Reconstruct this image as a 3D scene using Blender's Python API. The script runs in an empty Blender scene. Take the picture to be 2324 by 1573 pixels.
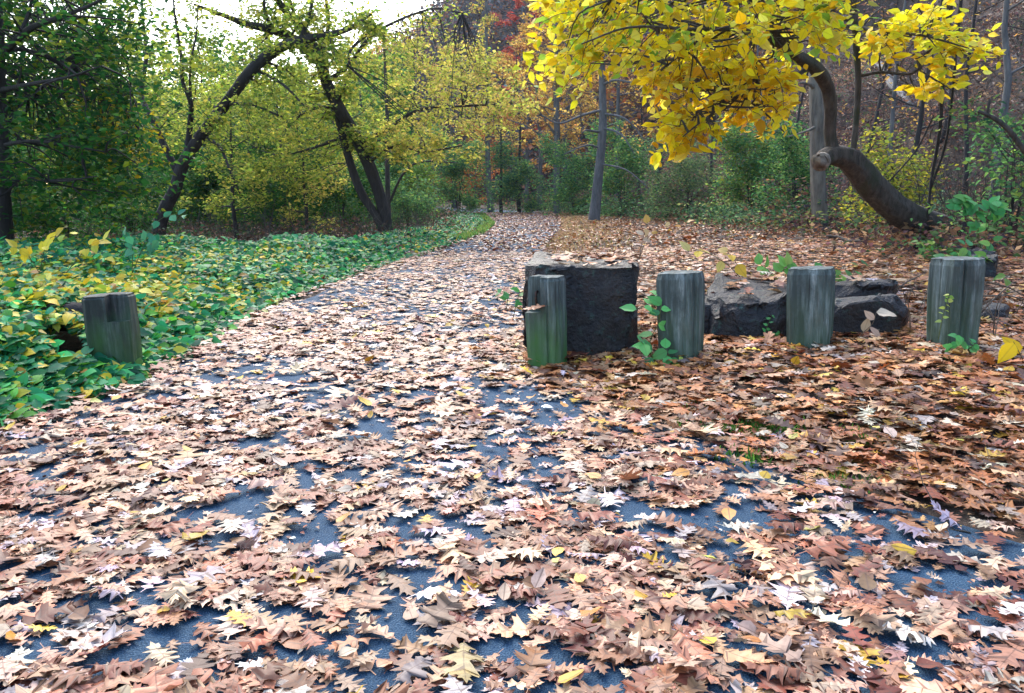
import bpy, bmesh, math, random
import numpy as np
from mathutils import Vector, noise as mnoise
R = math.radians
SC = bpy.context.scene
COL = SC.collection
rng = np.random.default_rng(7)

# ------------------------------------------------------------------ camera, world, sun, exposure
CAMH, FPX, PITCH = 1.2, 1824.0, R(10.6)      # focal length in pixels of a 2324-pixel-wide frame
cam = bpy.data.cameras.new('camera'); cam.sensor_width = 36; cam.lens = 36*FPX/2324
cam.clip_start = 0.05; cam.clip_end = 2000
camo = bpy.data.objects.new('camera', cam); COL.objects.link(camo)
camo.location = (0, 0, CAMH); camo.rotation_euler = (R(90)-PITCH, 0, 0)
SC.camera = camo
SUN_EL, SUN_AZ = R(42), R(-14)               # azimuth measured from +Y towards +X
w = bpy.data.worlds.new('World'); SC.world = w; w.use_nodes = True
nt = w.node_tree; nt.nodes.clear()
sky = nt.nodes.new('ShaderNodeTexSky'); sky.sky_type = 'NISHITA'; sky.sun_disc = False
sky.sun_elevation = SUN_EL; sky.sun_rotation = SUN_AZ
sky.air_density = 1.3; sky.dust_density = 2.0; sky.ozone_density = 1.5
bgn = nt.nodes.new('ShaderNodeBackground'); bgn.inputs['Strength'].default_value = 0.15
wo = nt.nodes.new('ShaderNodeOutputWorld')
nt.links.new(sky.outputs[0], bgn.inputs[0]); nt.links.new(bgn.outputs[0], wo.inputs[0])
sl = bpy.data.lights.new('sun', 'SUN'); sl.energy = 1.1; sl.angle = R(42); sl.color = (1, .95, .86)
so = bpy.data.objects.new('sun', sl); COL.objects.link(so)
sd = Vector((math.sin(SUN_AZ)*math.cos(SUN_EL), math.cos(SUN_AZ)*math.cos(SUN_EL), math.sin(SUN_EL)))
so.rotation_euler = sd.to_track_quat('Z', 'Y').to_euler(); so.location = (0, 0, 60)
SC.view_settings.view_transform = 'Standard'; SC.view_settings.look = 'None'
SC.view_settings.exposure = 1.84; SC.view_settings.gamma = 1
cy = SC.cycles
cy.max_bounces = 6; cy.diffuse_bounces = 3; cy.glossy_bounces = 2; cy.transmission_bounces = 3
cy.transparent_max_bounces = 4; cy.caustics_reflective = False; cy.caustics_refractive = False

# ------------------------------------------------------------------ pixel <-> world
CP, SP = math.cos(PITCH), math.sin(PITCH)
def ray(px, py):
    u = (px-1162)/FPX; v = (786.5-py)/FPX
    return np.array([u, CP+v*SP, -SP+v*CP])
def P(px, py, Y):
    d = ray(px, py); return np.array([0, 0, CAMH]) + d*(Y/d[1])
def flat(px, py):
    d = ray(px, py); t = -CAMH/d[2]; return d[0]*t, d[1]*t
def proj(p):
    p = np.asarray(p, float); x, y, z = p[..., 0], p[..., 1], p[..., 2]-CAMH
    f = y*CP-z*SP; v = y*SP+z*CP
    return 1162+FPX*x/f, 786.5-FPX*v/f

# ------------------------------------------------------------------ noise
def _h(ix, iy, s):
    n = (ix.astype(np.int64)*374761393 + iy.astype(np.int64)*668265263 + s*2147483647) & 0xffffffff
    n = ((n ^ (n >> 13))*1274126177) & 0xffffffff
    return ((n ^ (n >> 16)) & 0xffff)/65535.0
def vn(x, y, s=0):
    x = np.asarray(x, float); y = np.asarray(y, float)
    ix = np.floor(x); iy = np.floor(y); fx = x-ix; fy = y-iy
    fx = fx*fx*(3-2*fx); fy = fy*fy*(3-2*fy)
    a = _h(ix, iy, s); b = _h(ix+1, iy, s); c = _h(ix, iy+1, s); d = _h(ix+1, iy+1, s)
    return (a*(1-fx)+b*fx)*(1-fy)+(c*(1-fx)+d*fx)*fy
def fbm(x, y, s=0, o=3):
    r = 0; a = .5; t = 0
    for k in range(o):
        r = r+a*vn(np.asarray(x)*2**k, np.asarray(y)*2**k, s+k*17); t += a; a *= .5
    return r/t
def sst(a, b, x):
    t = np.clip((np.asarray(x, float)-a)/(b-a), 0, 1); return t*t*(3-2*t)

# ------------------------------------------------------------------ terrain
def tab(rows):
    rows = sorted(rows); return np.array([r[0] for r in rows]), np.array([r[1] for r in rows])
def pxrows(pts): return [flat(*p)[::-1] for p in pts]
LY, LX = tab(pxrows([(300, 880), (450, 800), (600, 705), (830, 620), (960, 580), (1100, 530), (1122, 510), (1100, 490), (1000, 476), (960, 472)])
             + [(-6, -6.5), (1, -5.5), (3, -3.4), (4.05, -2.65), (120, -40)])
RY, RX = tab(pxrows([(1240, 560), (1275, 520), (1270, 490), (1220, 480), (1100, 474), (990, 470)])
             + [(-6, 8), (0, 7), (1.5, 4), (2.5, 2.1), (3.5, 1.2), (4.5, .55), (5.5, .16), (7, .12), (10, .2), (14, .45), (130, -40)])
def xL(Y): return np.interp(Y, LY, LX)
def xR(Y): return np.interp(Y, RY, RX)
FY = np.array([-30, 10, 15, 28, 41, 60, 80, 100, 120, 150, 200, 300]); FX = np.array([9.5, 9, 10, 10.8, 9, 7.5, 3, -8, -24, -45, -62, -90])
SY = np.array([0, 40, 70, 110, 150, 300]); SS = np.array([.62, .62, .7, .95, 1.2, 1.3])
def H(x, y):
    x = np.asarray(x, float); y = np.asarray(y, float)
    dr = np.maximum(0, x-np.interp(y, RY, RX)-.25)
    z = .052*np.minimum(dr, 9)*sst(2.2, 5, y)*(1-.5*sst(40, 80, y))
    dl = np.maximum(0, np.interp(y, LY, LX)-x)
    z = z+.04*sst(0, 2, dl)-.035*np.minimum(dl, 14)*sst(8, 22, y)
    s = x-np.interp(y, FY, FX)
    n = fbm(x*.12+9, y*.12, 3, 4)-.5
    ss = np.where(s > 0, np.sqrt(s*s+4)-2, 0)
    hz = ss*np.interp(y, SY, SS)*(1+.5*n)
    hz = 75*(1-np.exp(-hz/75))
    z = z+hz+n*np.minimum(np.maximum(s, 0), 6)*.5
    off = np.minimum(1, np.maximum(dr, dl)/1.2)
    z = z+off*(fbm(x*.7, y*.7, 11, 3)-.5)*.16
    far = sst(45, 120, y)*sst(-8, 4, s)
    return z+far*.6
def G(px, py, y0=2.0, y1=220.0):
    d = ray(px, py); Y = np.linspace(y0, y1, 6000); t = Y/d[1]
    zz = CAMH+d[2]*t - H(d[0]*t, Y)
    k = np.argmax(zz < 0) if (zz < 0).any() else len(Y)-1
    return np.array([d[0]*t[k], Y[k], float(H(d[0]*t[k], Y[k]))])
def on(px, Y):                                   # the ground under an image column at a distance
    x = (px-1162)/FPX*Y*(1.0)
    for _ in range(4):
        z = float(H(x, Y)); f = Y*CP-(z-CAMH)*SP; x = (px-1162)/FPX*f
    return np.array([x, Y, float(H(x, Y))])

# ------------------------------------------------------------------ materials
def mat(name):
    m = bpy.data.materials.new(name); m.use_nodes = True
    t = m.node_tree; b = t.nodes['Principled BSDF']; return m, t, b
def nd(t, typ, **kw):
    n = t.nodes.new(typ)
    for k, v in kw.items():
        if k in n.inputs: n.inputs[k].default_value = v
        else: setattr(n, k, v)
    return n
def ramp(t, fac, stops):
    r = t.nodes.new('ShaderNodeValToRGB'); e = r.color_ramp.elements
    while len(e) < len(stops): e.new(.5)
    for q, (p, c) in zip(e, stops): q.position = p; q.color = (*c, 1)
    t.links.new(fac, r.inputs[0]); return r.outputs[0]
def mixc(t, fac, a, b, mode='MIX'):
    m = t.nodes.new('ShaderNodeMix'); m.data_type = 'RGBA'; m.blend_type = mode
    for s, v in ((m.inputs[0], fac), (m.inputs[6], a), (m.inputs[7], b)):
        if hasattr(v, 'links'): t.links.new(v, s)
        else: s.default_value = v if isinstance(v, float) else (*v, 1)
    return m.outputs[2]
def bump(t, b, hgt, strength, dist=.01):
    n = nd(t, 'ShaderNodeBump', Strength=strength, Distance=dist)
    t.links.new(hgt, n.inputs['Height']); t.links.new(n.outputs[0], b.inputs['Normal'])
def noise_n(t, scale, detail=4, vec=None, rough=.55):
    n = nd(t, 'ShaderNodeTexNoise', Scale=scale, Detail=detail, Roughness=rough)
    if vec is not None: t.links.new(vec, n.inputs['Vector'])
    return n.outputs['Fac']
def objco(t, sc=(1, 1, 1), which='Object'):
    c = t.nodes.new('ShaderNodeTexCoord'); m = t.nodes.new('ShaderNodeMapping'); m.inputs['Scale'].default_value = sc
    t.links.new(c.outputs[which], m.inputs[0]); return m.outputs[0]

def leaf_mat(name, rough=.5, trans=.35, spec=.4, vein=.0, spots=0.0):
    m, t, b = mat(name)
    a = nd(t, 'ShaderNodeAttribute', attribute_name='col')
    c = a.outputs['Color']
    if vein:
        rb = nd(t, 'ShaderNodeAttribute', attribute_name='rib')
        f = nd(t, 'ShaderNodeMapRange'); f.inputs[1].default_value = 0; f.inputs[2].default_value = .045
        f.inputs[3].default_value = vein; f.inputs[4].default_value = 0
        t.links.new(rb.outputs['Fac'], f.inputs[0])
        c = mixc(t, f.outputs[0], c, (.10, .05, .035))
    if spots:
        g = t.nodes.new('ShaderNodeNewGeometry')
        n = noise_n(t, 42, 4, g.outputs['Position'], .65)
        c = mixc(t, 1.0, c, ramp(t, n, [(.3, (1-spots,)*3), (.52, (1, 1, 1)), (.75, (1+spots*.25,)*3)]), 'MULTIPLY')
    t.links.new(c, b.inputs['Base Color']); b.inputs['Roughness'].default_value = rough
    b.inputs['Specular IOR Level'].default_value = spec
    tr = t.nodes.new('ShaderNodeBsdfTranslucent'); t.links.new(c, tr.inputs[0])
    mx = t.nodes.new('ShaderNodeMixShader'); mx.inputs[0].default_value = trans
    o = t.nodes['Material Output']
    t.links.new(b.outputs[0], mx.inputs[1]); t.links.new(tr.outputs[0], mx.inputs[2]); t.links.new(mx.outputs[0], o.inputs[0])
    return m
M = {}
M['litter'] = leaf_mat('fallen_leaf_material', .5, .12, .35, .75, .32)
M['vine'] = leaf_mat('ground_cover_material', .5, .34, .18, .25)
M['leaf'] = leaf_mat('foliage_material', .6, .55, .14)
M['yleaf'] = leaf_mat('yellow_foliage_material', .5, .5, .2, .2)

def bark(name, c0, c1, moss=None, sc=9):
    m, t, b = mat(name)
    v = objco(t, (1, 1, .22)); n = noise_n(t, sc, 6, v, .7)
    c = ramp(t, n, [(.3, c0), (.7, c1)])
    if moss: c = mixc(t, ramp(t, noise_n(t, 2.2, 3, objco(t)), [(.5, (0, 0, 0)), (.68, (1, 1, 1))]), c, moss)
    t.links.new(c, b.inputs['Base Color']); b.inputs['Roughness'].default_value = .85
    bump(t, b, n, 1.0, .05); return m
M['bark_dark'] = bark('dark_bark', (.012, .010, .012), (.045, .036, .036))
M['bark_grey'] = bark('grey_bark', (.05, .05, .055), (.17, .16, .16))
M['bark_brown'] = bark('brown_bark', (.018, .014, .013), (.105, .085, .075), (.035, .04, .025), 14)
M['bark_tan'] = bark('pale_bark', (.07, .058, .048), (.23, .20, .165))
M['twig'] = bark('dry_stem', (.08, .055, .04), (.25, .19, .14), None, 30)
M['stem_green'] = bark('green_stem', (.06, .09, .02), (.14, .16, .05), None, 30)

m, t, b = mat('ground_soil')
v = objco(t); n1 = noise_n(t, 3, 6, v, .7); n2 = noise_n(t, 26, 5, v, .7)
c = ramp(t, n2, [(.3, (.018, .011, .009)), (.5, (.055, .033, .024)), (.62, (.10, .058, .038)), (.75, (.15, .09, .06))])
c = mixc(t, ramp(t, n1, [(.45, (0, 0, 0)), (.7, (.6, .6, .6))]), c, (.03, .03, .022))
t.links.new(c, b.inputs['Base Color']); b.inputs['Roughness'].default_value = .95; bump(t, b, n2, 1, .05); M['ground'] = m
m, t, b = mat('asphalt')
v = objco(t); n1 = noise_n(t, 260, 2, v, .6); n2 = noise_n(t, 2.0, 5, v, .6); vo = nd(t, 'ShaderNodeTexVoronoi', Scale=150.0); t.links.new(v, vo.inputs['Vector'])
c = ramp(t, n1, [(.3, (.010, .028, .052)), (.55, (.025, .072, .135)), (.72, (.09, .15, .21))])
c = mixc(t, 1.0, c, ramp(t, n2, [(.3, (.72, .74, .76)), (.7, (1.15, 1.15, 1.15))]), 'MULTIPLY')
t.links.new(c, b.inputs['Base Color']); b.inputs['Roughness'].default_value = .8; b.inputs['Specular IOR Level'].default_value = .2; bump(t, b, vo.outputs['Distance'], .7, .006); M['asphalt'] = m
m, t, b = mat('dark_stone')
v = objco(t); n1 = noise_n(t, 5, 8, v, .65); n2 = noise_n(t, 40, 5, v, .6); n3 = noise_n(t, 3.4, 4, objco(t, (1, 1, .5)), .6)
c = ramp(t, n1, [(.3, (.004, .004, .007)), (.52, (.017, .017, .022)), (.72, (.042, .037, .036))])
c = mixc(t, ramp(t, n3, [(.47, (0, 0, 0)), (.66, (.6, .6, .6))]), c, (.042, .026, .020))
c = mixc(t, ramp(t, noise_n(t, 11, 4, v, .7), [(.58, (0, 0, 0)), (.68, (.6, .6, .6))]), c, (.05, .12, .10))
t.links.new(c, b.inputs['Base Color']); b.inputs['Roughness'].default_value = .48; b.inputs['Specular IOR Level'].default_value = .5
bump(t, b, mixc(t, .45, n1, n2), .9, .05); M['stone'] = m

def post_mat(name, moss, dark=1.0):
    m, t, b = mat(name)
    gz = objco(t, (1, 1, .07)); n1 = noise_n(t, 17, 8, gz, .72); n2 = noise_n(t, 48, 4, objco(t, (1, 1, .03)), .6)
    c = ramp(t, n1, [(.28, (.014, .018, .018)), (.45, (.05, .066, .062)), (.56, (.12, .15, .148)), (.68, (.33, .37, .37))])
    c = mixc(t, ramp(t, noise_n(t, 4.5, 6, objco(t, (1, 1, .5)), .7), [(.35, (.85, .85, .85)), (.52, (0, 0, 0))]), c, (.035, .045, .042))
    c = mixc(t, ramp(t, noise_n(t, 3.1, 5, objco(t, (1.3, 1.3, .4)), .65), [(.55, (0, 0, 0)), (.72, (.6, .6, .6))]), c, (.16, .15, .125))
    c = mixc(t, ramp(t, n2, [(.33, (.95, .95, .95)), (.40, (0, 0, 0))]), c, (.010, .011, .010))
    big = noise_n(t, 3.2, 4, objco(t, (1, 1, .6)), .6)
    c = mixc(t, 1.0, c, (dark, dark, dark), 'MULTIPLY')
    c = mixc(t, ramp(t, big, [(.46, (0, 0, 0)), (.68, (.55, .55, .55))]), c, (.045, .085, .055))
    sx = nd(t, 'ShaderNodeSeparateXYZ'); co = t.nodes.new('ShaderNodeTexCoord'); t.links.new(co.outputs['Object'], sx.inputs[0])
    # moss climbing from the ground, ragged top
    ad = nd(t, 'ShaderNodeMath', operation='ADD'); mu = nd(t, 'ShaderNodeMath', operation='MULTIPLY'); mu.inputs[1].default_value = .75
    t.links.new(noise_n(t, 7, 4, objco(t, (1, 1, .4)), .6), mu.inputs[0]); t.links.new(sx.outputs[2], ad.inputs[0]); t.links.new(mu.outputs[0], ad.inputs[1])
    c = mixc(t, ramp(t, ad.outputs[0], [(.5, (moss,)*3), (.95, (0, 0, 0))]), c, (.045, .15, .02))
    t.links.new(c, b.inputs['Base Color']); b.inputs['Roughness'].default_value = .8
    bump(t, b, mixc(t, .5, n1, n2), .7, .012); return m
M['post'] = post_mat('weathered_timber', .22); M['post_moss'] = post_mat('mossy_timber', .95)
M['post_dark'] = post_mat('dark_timber', .7, .42)
m, t, b = mat('rusty_iron'); b.inputs['Base Color'].default_value = (.035, .02, .015, 1); b.inputs['Roughness'].default_value = .6; b.inputs['Metallic'].default_value = .6
t.links.new(ramp(t, noise_n(t, 60, 3, objco(t)), [(.4, (.02, .018, .018)), (.7, (.09, .035, .018))]), b.inputs['Base Color']); M['iron'] = m
m, t, b = mat('sawn_wood')
t.links.new(ramp(t, noise_n(t, 14, 4, objco(t)), [(.3, (.10, .085, .075)), (.7, (.28, .25, .23))]), b.inputs['Base Color']); b.inputs['Roughness'].default_value = .9; M['sawn'] = m

# ------------------------------------------------------------------ mesh helpers
def tag(o, label, cat, group=None, kind=None):
    o['label'] = label; o['category'] = cat
    if group: o['group'] = group
    if kind: o['kind'] = kind
    return o
def thing(name, loc, label, cat, group=None):
    o = bpy.data.objects.new(name, None); COL.objects.link(o); o.location = tuple(float(v) for v in loc)
    o.empty_display_size = .1; return tag(o, label, cat, group)
def raw_mesh(name, V, loops, sizes, col=None, rib=None, smooth=False):
    me = bpy.data.meshes.new(name); V = np.ascontiguousarray(V, np.float32)
    me.vertices.add(len(V)); me.vertices.foreach_set('co', V.ravel())
    loops = np.ascontiguousarray(loops, np.int32).ravel(); sizes = np.ascontiguousarray(sizes, np.int32)
    me.loops.add(len(loops)); me.loops.foreach_set('vertex_index', loops)
    me.polygons.add(len(sizes)); st = np.zeros(len(sizes), np.int32); st[1:] = np.cumsum(sizes)[:-1]
    me.polygons.foreach_set('loop_start', st); me.polygons.foreach_set('loop_total', sizes)
    if smooth: me.polygons.foreach_set('use_smooth', np.ones(len(sizes), bool))
    if col is not None:
        a = me.color_attributes.new('col', 'FLOAT_COLOR', 'POINT')
        c4 = np.ones((len(V), 4), np.float32); c4[:, :3] = col; a.data.foreach_set('color', c4.ravel())
    if rib is not None:
        a = me.attributes.new('rib', 'FLOAT', 'POINT'); a.data.foreach_set('value', np.ascontiguousarray(rib, np.float32))
    me.update(calc_edges=True); return me
def link(name, me, material, parent=None, loc=None):
    o = bpy.data.objects.new(name, me); COL.objects.link(o); me.materials.append(material)
    if parent is not None: o.parent = parent
    if loc is not None: o.location = tuple(float(v) for v in loc)
    return o
class Wood:                                       # tubes joined into one mesh
    def __init__(s): s.v = []; s.f = []; s.n = 0; s.t = []
    def tube(s, pts, rad, n=6, cap=True, wob=0.0):
        pts = np.asarray(pts, float); rad = np.asarray(rad, float)*np.ones(len(pts))
        tg = np.gradient(pts, axis=0); tg /= np.linalg.norm(tg, axis=1)[:, None]+1e-9
        a = np.array([0, 0, 1.]) if abs(tg[0][2]) < .9 else np.array([1., 0, 0])
        rows = []; ang = np.arange(n)*2*math.pi/n; rid = rng.random(n)-.5
        for i in range(len(pts)):
            a = a-tg[i]*a.dot(tg[i]); a /= np.linalg.norm(a)+1e-9; b2 = np.cross(tg[i], a)
            rid = np.clip(rid+.25*(rng.random(n)-.5), -.6, .6); rr = rad[i]*(1+wob*(1.3*rid+.35*(rng.random(n)-.5)))
            rows.append(pts[i]+(np.cos(ang)*rr)[:, None]*a+(np.sin(ang)*rr)[:, None]*b2)
        s.v.append(np.concatenate(rows)); k = len(pts)
        i = np.arange(k-1)[:, None]*n; j = np.arange(n)[None, :]; j2 = (j+1) % n
        q = np.stack([i+j, i+j2, i+n+j2, i+n+j], -1).reshape(-1, 4)+s.n
        s.f.append(q.ravel()); s.t.append(np.full(len(q), 4))
        if cap:
            s.f.append(np.arange(n)+s.n+(k-1)*n); s.t.append(np.array([n]))
            s.f.append(np.arange(n)[::-1]+s.n); s.t.append(np.array([n]))
        s.n += k*n
    def build(s, name, material, parent=None, base=(0, 0, 0), loc=None):
        me = raw_mesh(name, np.concatenate(s.v)-np.asarray(base), np.concatenate(s.f), np.concatenate(s.t), smooth=True)
        return link(name, me, material, parent, loc)
def smooth_line(pts, k=4):                        # Catmull-Rom through points (columns may carry radii)
    p = np.asarray(pts, float); p = np.vstack([2*p[0]-p[1], p, 2*p[-1]-p[-2]]); out = []
    for i in range(1, len(p)-2):
        for u in np.arange(k)/k:
            a, b2, c2, d = p[i-1], p[i], p[i+1], p[i+2]
            out.append(.5*((2*b2)+(-a+c2)*u+(2*a-5*b2+4*c2-d)*u*u+(-a+3*b2-3*c2+d)*u**3))
    out.append(p[-2]); return np.array(out)

# ------------------------------------------------------------------ leaf shapes: length 1 along +Y, quads
OAK_R = [(.012, -.20), (.014, .0), (.06, .025), (.16, .07), (.27, .10), (.20, .155), (.13, .20), (.095, .275), (.16, .305), (.27, .335), (.41, .40), (.325, .43), (.375, .51), (.26, .50), (.17, .525),
         (.115, .575), (.15, .63), (.23, .70), (.33, .81), (.235, .79), (.225, .875), (.15, .83), (.085, .86), (.10, .91), (.125, .97), (.05, .955), (.0, 1.06)]
OAK_S = [(.012, -.2), (.014, 0), (.05, .03), (.12, .06), (.19, .08), (.14, .13), (.10, .19), (.15, .23), (.27, .29), (.33, .35), (.24, .36), (.13, .40), (.17, .45), (.30, .52), (.36, .60), (.25, .59),
         (.12, .61), (.16, .67), (.25, .76), (.29, .83), (.18, .80), (.09, .82), (.11, .88), (.14, .95), (.05, .93), (0, 1.04)]
OAKS = [(OAK_R, [0, 1, 3, 4, 6, 7, 9, 10, 11, 12, 14, 15, 17, 18, 20, 22, 24, 26], [1, 4, 7, 10, 12, 15, 18, 22, 24, 26], (4, 10, 18)),
        (OAK_S, [0, 1, 3, 4, 6, 8, 9, 11, 13, 14, 16, 18, 19, 21, 23, 25], [1, 4, 6, 9, 11, 14, 16, 19, 21, 25], (4, 9, 14, 19))]
def lobed(lod, r):
    out, mid_i, low_i, tips = OAKS[int(r.integers(0, 2))]
    idx = (range(len(out)), mid_i, low_i)[lod]
    pr = np.array([out[i] for i in idx]); n = len(pr)
    ym = np.maximum.accumulate(pr[:, 1]-.28*pr[:, 0]); ym[-1] = pr[-1, 1]-.001
    wl, wr = r.uniform(.68, 1.15)*r.uniform(.88, 1.12, 2)
    jl = 1+r.normal(0, .09, (n, 1)); jr = 1+r.normal(0, .09, (n, 1))
    Lp = pr.copy(); Lp[:, :1] *= -wl*jl; Rp = pr.copy(); Rp[:, :1] *= wr*jr
    Lp[2:-1, 1] += r.normal(0, .015, n-3); Rp[2:-1, 1] += r.normal(0, .015, n-3)
    mid = np.stack([np.zeros(n), ym], 1)
    V = np.zeros((3*n, 3)); V[:n, :2] = Lp; V[n:2*n, :2] = mid; V[2*n:, :2] = Rp
    rib = np.full(3*n, .5); rib[n:2*n] = 0
    if n > 20:
        for k in tips: rib[[k, 2*n+k]] = 0          # side veins run to the lobe tips
    f = []
    for i in range(n-1):
        f.append((i, n+i, n+i+1, i+1)); f.append((n+i, 2*n+i, 2*n+i+1, n+i+1))
    return V, np.array(f), rib
def bend(V, r, amt=1.0):
    V = V.copy(); x, y = V[:, 0].copy(), V[:, 1]-.45
    V[:, 2] = amt*(r.normal(.03, .12)*np.abs(x)+r.normal(.0, .38)*x*x+r.normal(-.02, .2)*y*y+r.normal(0, .12)*x*y+.045*np.sin(9*y+r.uniform(0, 6))*np.abs(x)*2
                   + r.normal(0, .02)*np.sin(14*x+5*y))
    V[:, 0] += r.normal(0, .10)*y*y; V[:, 2] -= V[:, 2].min(); V[:, 2] *= min(1, .2/max(V[:, 2].max(), 1e-6))
    return V
OV_Y = np.array([0, .16, .38, .62, .84, 1.0]); 
def ovate(wid=.32, fold=.2, droop=.25, r=rng, tipw=.5):
    w_ = wid*np.array([.04, .74, 1, .78, .34, .0]); n = 6
    V = np.zeros((18, 3)); V[:6, 0] = -w_; V[12:, 0] = w_
    for k in range(3): V[6*k:6*k+6, 1] = OV_Y
    V[:, 2] = fold*np.abs(V[:, 0])-droop*V[:, 1]**2+r.normal(0, .03, 18)*(np.abs(V[:, 0]) > .02)
    f = []
    for i in range(n-1):
        f.append((i, n+i, n+i+1, i+1)); f.append((n+i, 2*n+i, 2*n+i+1, n+i+1))
    return V, np.array(f), np.abs(V[:, 0])
def diamond(wid=.3, fold=.12):                    # two quads folded along the rib, six points
    V = np.array([(0, 0, 0), (wid, .38, fold), (wid*.5, .78, fold*.4), (0, 1, -.06), (-wid*.5, .78, fold*.4), (-wid, .38, fold)], float)
    return V, np.array([(0, 1, 2, 3), (0, 3, 4, 5)]), np.abs(V[:, 0])
def frames(nrm, head):
    n = nrm/np.linalg.norm(nrm, axis=1)[:, None]; y = head-(head*n).sum(1)[:, None]*n
    y /= np.linalg.norm(y, axis=1)[:, None]+1e-9; x = np.cross(y, n); return np.stack([x, y, n], 2)
def scatter(protos, pos, Rm, sc, col, which=None, two_tone=0.0):
    N = len(pos); which = rng.integers(0, len(protos), N) if which is None else which
    Vs, Fs, Cs, Rs, off = [], [], [], [], 0
    for k, (V, F, rib) in enumerate(protos):
        ix = np.where(which == k)[0]
        if not len(ix): continue
        W = np.einsum('nij,vj->nvi', Rm[ix], V)*sc[ix][:, None, None]+pos[ix][:, None, :]
        Vs.append(W.reshape(-1, 3)); nv = len(V)
        Fs.append((F[None]+(np.arange(len(ix))*nv)[:, None, None]+off).reshape(-1)); off += nv*len(ix)
        c = np.repeat(col[ix][:, None, :], nv, 1)
        if two_tone: c = c*(1+two_tone*rng.normal(0, 1, (len(ix), nv, 1)))
        Cs.append(np.clip(c, 0, 1).reshape(-1, 3)); Rs.append(np.tile(rib, len(ix)))
    F = np.concatenate(Fs)
    return np.concatenate(Vs), F, np.full(len(F)//4, 4), np.concatenate(Cs), np.concatenate(Rs)
def leaves_obj(name, material, data, parent=None, base=(0, 0, 0), loc=None):
    V, F, S, C_, Rb = data
    return link(name, raw_mesh(name, V-np.asarray(base), F, S, C_, Rb), material, parent, loc)
def pal(n, rows, jit=.18, r=rng):
    rows = np.array(rows, float); p = rows[:, 3]/rows[:, 3].sum()
    c = rows[r.choice(len(rows), n, p=p), :3]
    return np.clip(c*np.exp(r.normal(0, jit, (n, 1)))*(1+r.normal(0, .06, (n, 3))), 0, .95)
def rand_unit(n, zup=1.0, spread=.5):
    v = rng.normal(0, spread, (n, 3)); v[:, 2] += zup; return v/np.linalg.norm(v, axis=1)[:, None]
def heading(n):
    a = rng.uniform(0, 2*math.pi, n); return np.stack([np.cos(a), np.sin(a), np.zeros(n)], 1)
rp = np.random.default_rng(3)
OAK_HI = [(lambda q: (bend(q[0], rp, 1.0 if k % 6 else 1.5), q[1], q[2]))(lobed(0, rp)) for k in range(44)]
OAK_MID = [(lambda q: (bend(q[0], rp), q[1], q[2]))(lobed(1, rp)) for _ in range(24)]
OAK_LO = [(lambda q: (bend(q[0], rp, .9), q[1], q[2]))(lobed(2, rp)) for _ in range(12)]
OVAL = [ovate(rp.uniform(.24, .36), rp.uniform(-.2, .4), rp.uniform(-.3, .3), rp) for _ in range(8)]
VINE = [ovate(rp.uniform(.30, .40), rp.uniform(-.05, .35), rp.uniform(.05, .45), rp) for _ in range(8)]
DIA = [diamond(rp.uniform(.22, .36), rp.uniform(-.05, .25)) for _ in range(6)]

# ------------------------------------------------------------------ ground and path
def lin(*segs): return np.unique(np.concatenate([np.arange(a, b, s) for a, b, s in segs]).round(4))
gx = lin((-400, -60, 20), (-60, -14, 2), (-14, 14, .25), (14, 40, 1), (40, 160, 4), (160, 401, 20))
gy = lin((-60, 0, 4), (0, 16, .2), (16, 50, .6), (50, 160, 2), (160, 300, 6), (300, 701, 25))
X, Y = np.meshgrid(gx, gy); Z = H(X, Y)
nx, ny = len(gx), len(gy)
i = (np.arange(ny-1)[:, None]*nx+np.arange(nx-1)[None, :]).reshape(-1, 1)
me = raw_mesh('ground', np.stack([X, Y, Z], -1).reshape(-1, 3), np.hstack([i, i+1, i+nx+1, i+nx]), np.full(len(i), 4), smooth=True)
tag(link('ground', me, M['ground']), 'brown leaf-strewn woodland floor rising into the steep hillside on the right', 'ground', kind='structure')
py_ = lin((-6, 20, .25), (20, 100, .8)); K = 15
pv = []
for yy in py_:
    a, c2 = xL(yy)+.08*math.sin(yy*2.1), xR(yy)+.08*math.sin(yy*1.7+1)
    for u in np.linspace(0, 1, K):
        x_ = a+(c2-a)*u; pv.append((x_, yy, .016-.02*(abs(u-.5)*2)**8))
pv = np.array(pv); i = (np.arange(len(py_)-1)[:, None]*K+np.arange(K-1)[None, :]).reshape(-1, 1)
tag(link('path', raw_mesh('path', pv, np.hstack([i, i+1, i+K+1, i+K]), np.full(len(i), 4), smooth=True), M['asphalt']),
    'dark blue-grey asphalt path under fallen leaves, bending left into the woods', 'path', kind='structure')

# ------------------------------------------------------------------ fallen leaves
BARE = [(830, 985, 95, 26), (700, 1085, 60, 40), (560, 1160, 60, 50), (720, 1225, 90, 40), (930, 1215, 60, 30), (1090, 1235, 55, 50), (760, 1300, 80, 40), (500, 1240, 40, 40),
        (440, 1440, 110, 30), (290, 1510, 90, 45), (1600, 1190, 130, 30), (1400, 1170, 60, 22), (1930, 1290, 80, 30), (640, 1425, 60, 40), (860, 1410, 70, 50), (1000, 1345, 60, 30),
        (1060, 1120, 60, 25), (560, 1020, 60, 20), (900, 1075, 60, 22), (120, 1085, 60, 16), (940, 905, 50, 14), (1020, 870, 40, 12), (2060, 1350, 60, 22), (190, 1400, 60, 25), (1260, 1090, 40, 18),
        (800, 1500, 90, 30), (1180, 1480, 60, 30), (680, 860, 30, 12), (840, 790, 30, 8), (1100, 700, 30, 7), (380, 1330, 60, 22)]
def baref(x, y):
    px, py = proj(np.stack([x, y, np.zeros_like(x)], 1)); m_ = np.zeros(len(x))
    for a, b2, rx, ry in BARE: m_ = np.maximum(m_, 1-np.clip((((px-a)/rx)**2+((py-b2)/ry)**2)-.5, 0, 1))
    return m_
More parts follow.
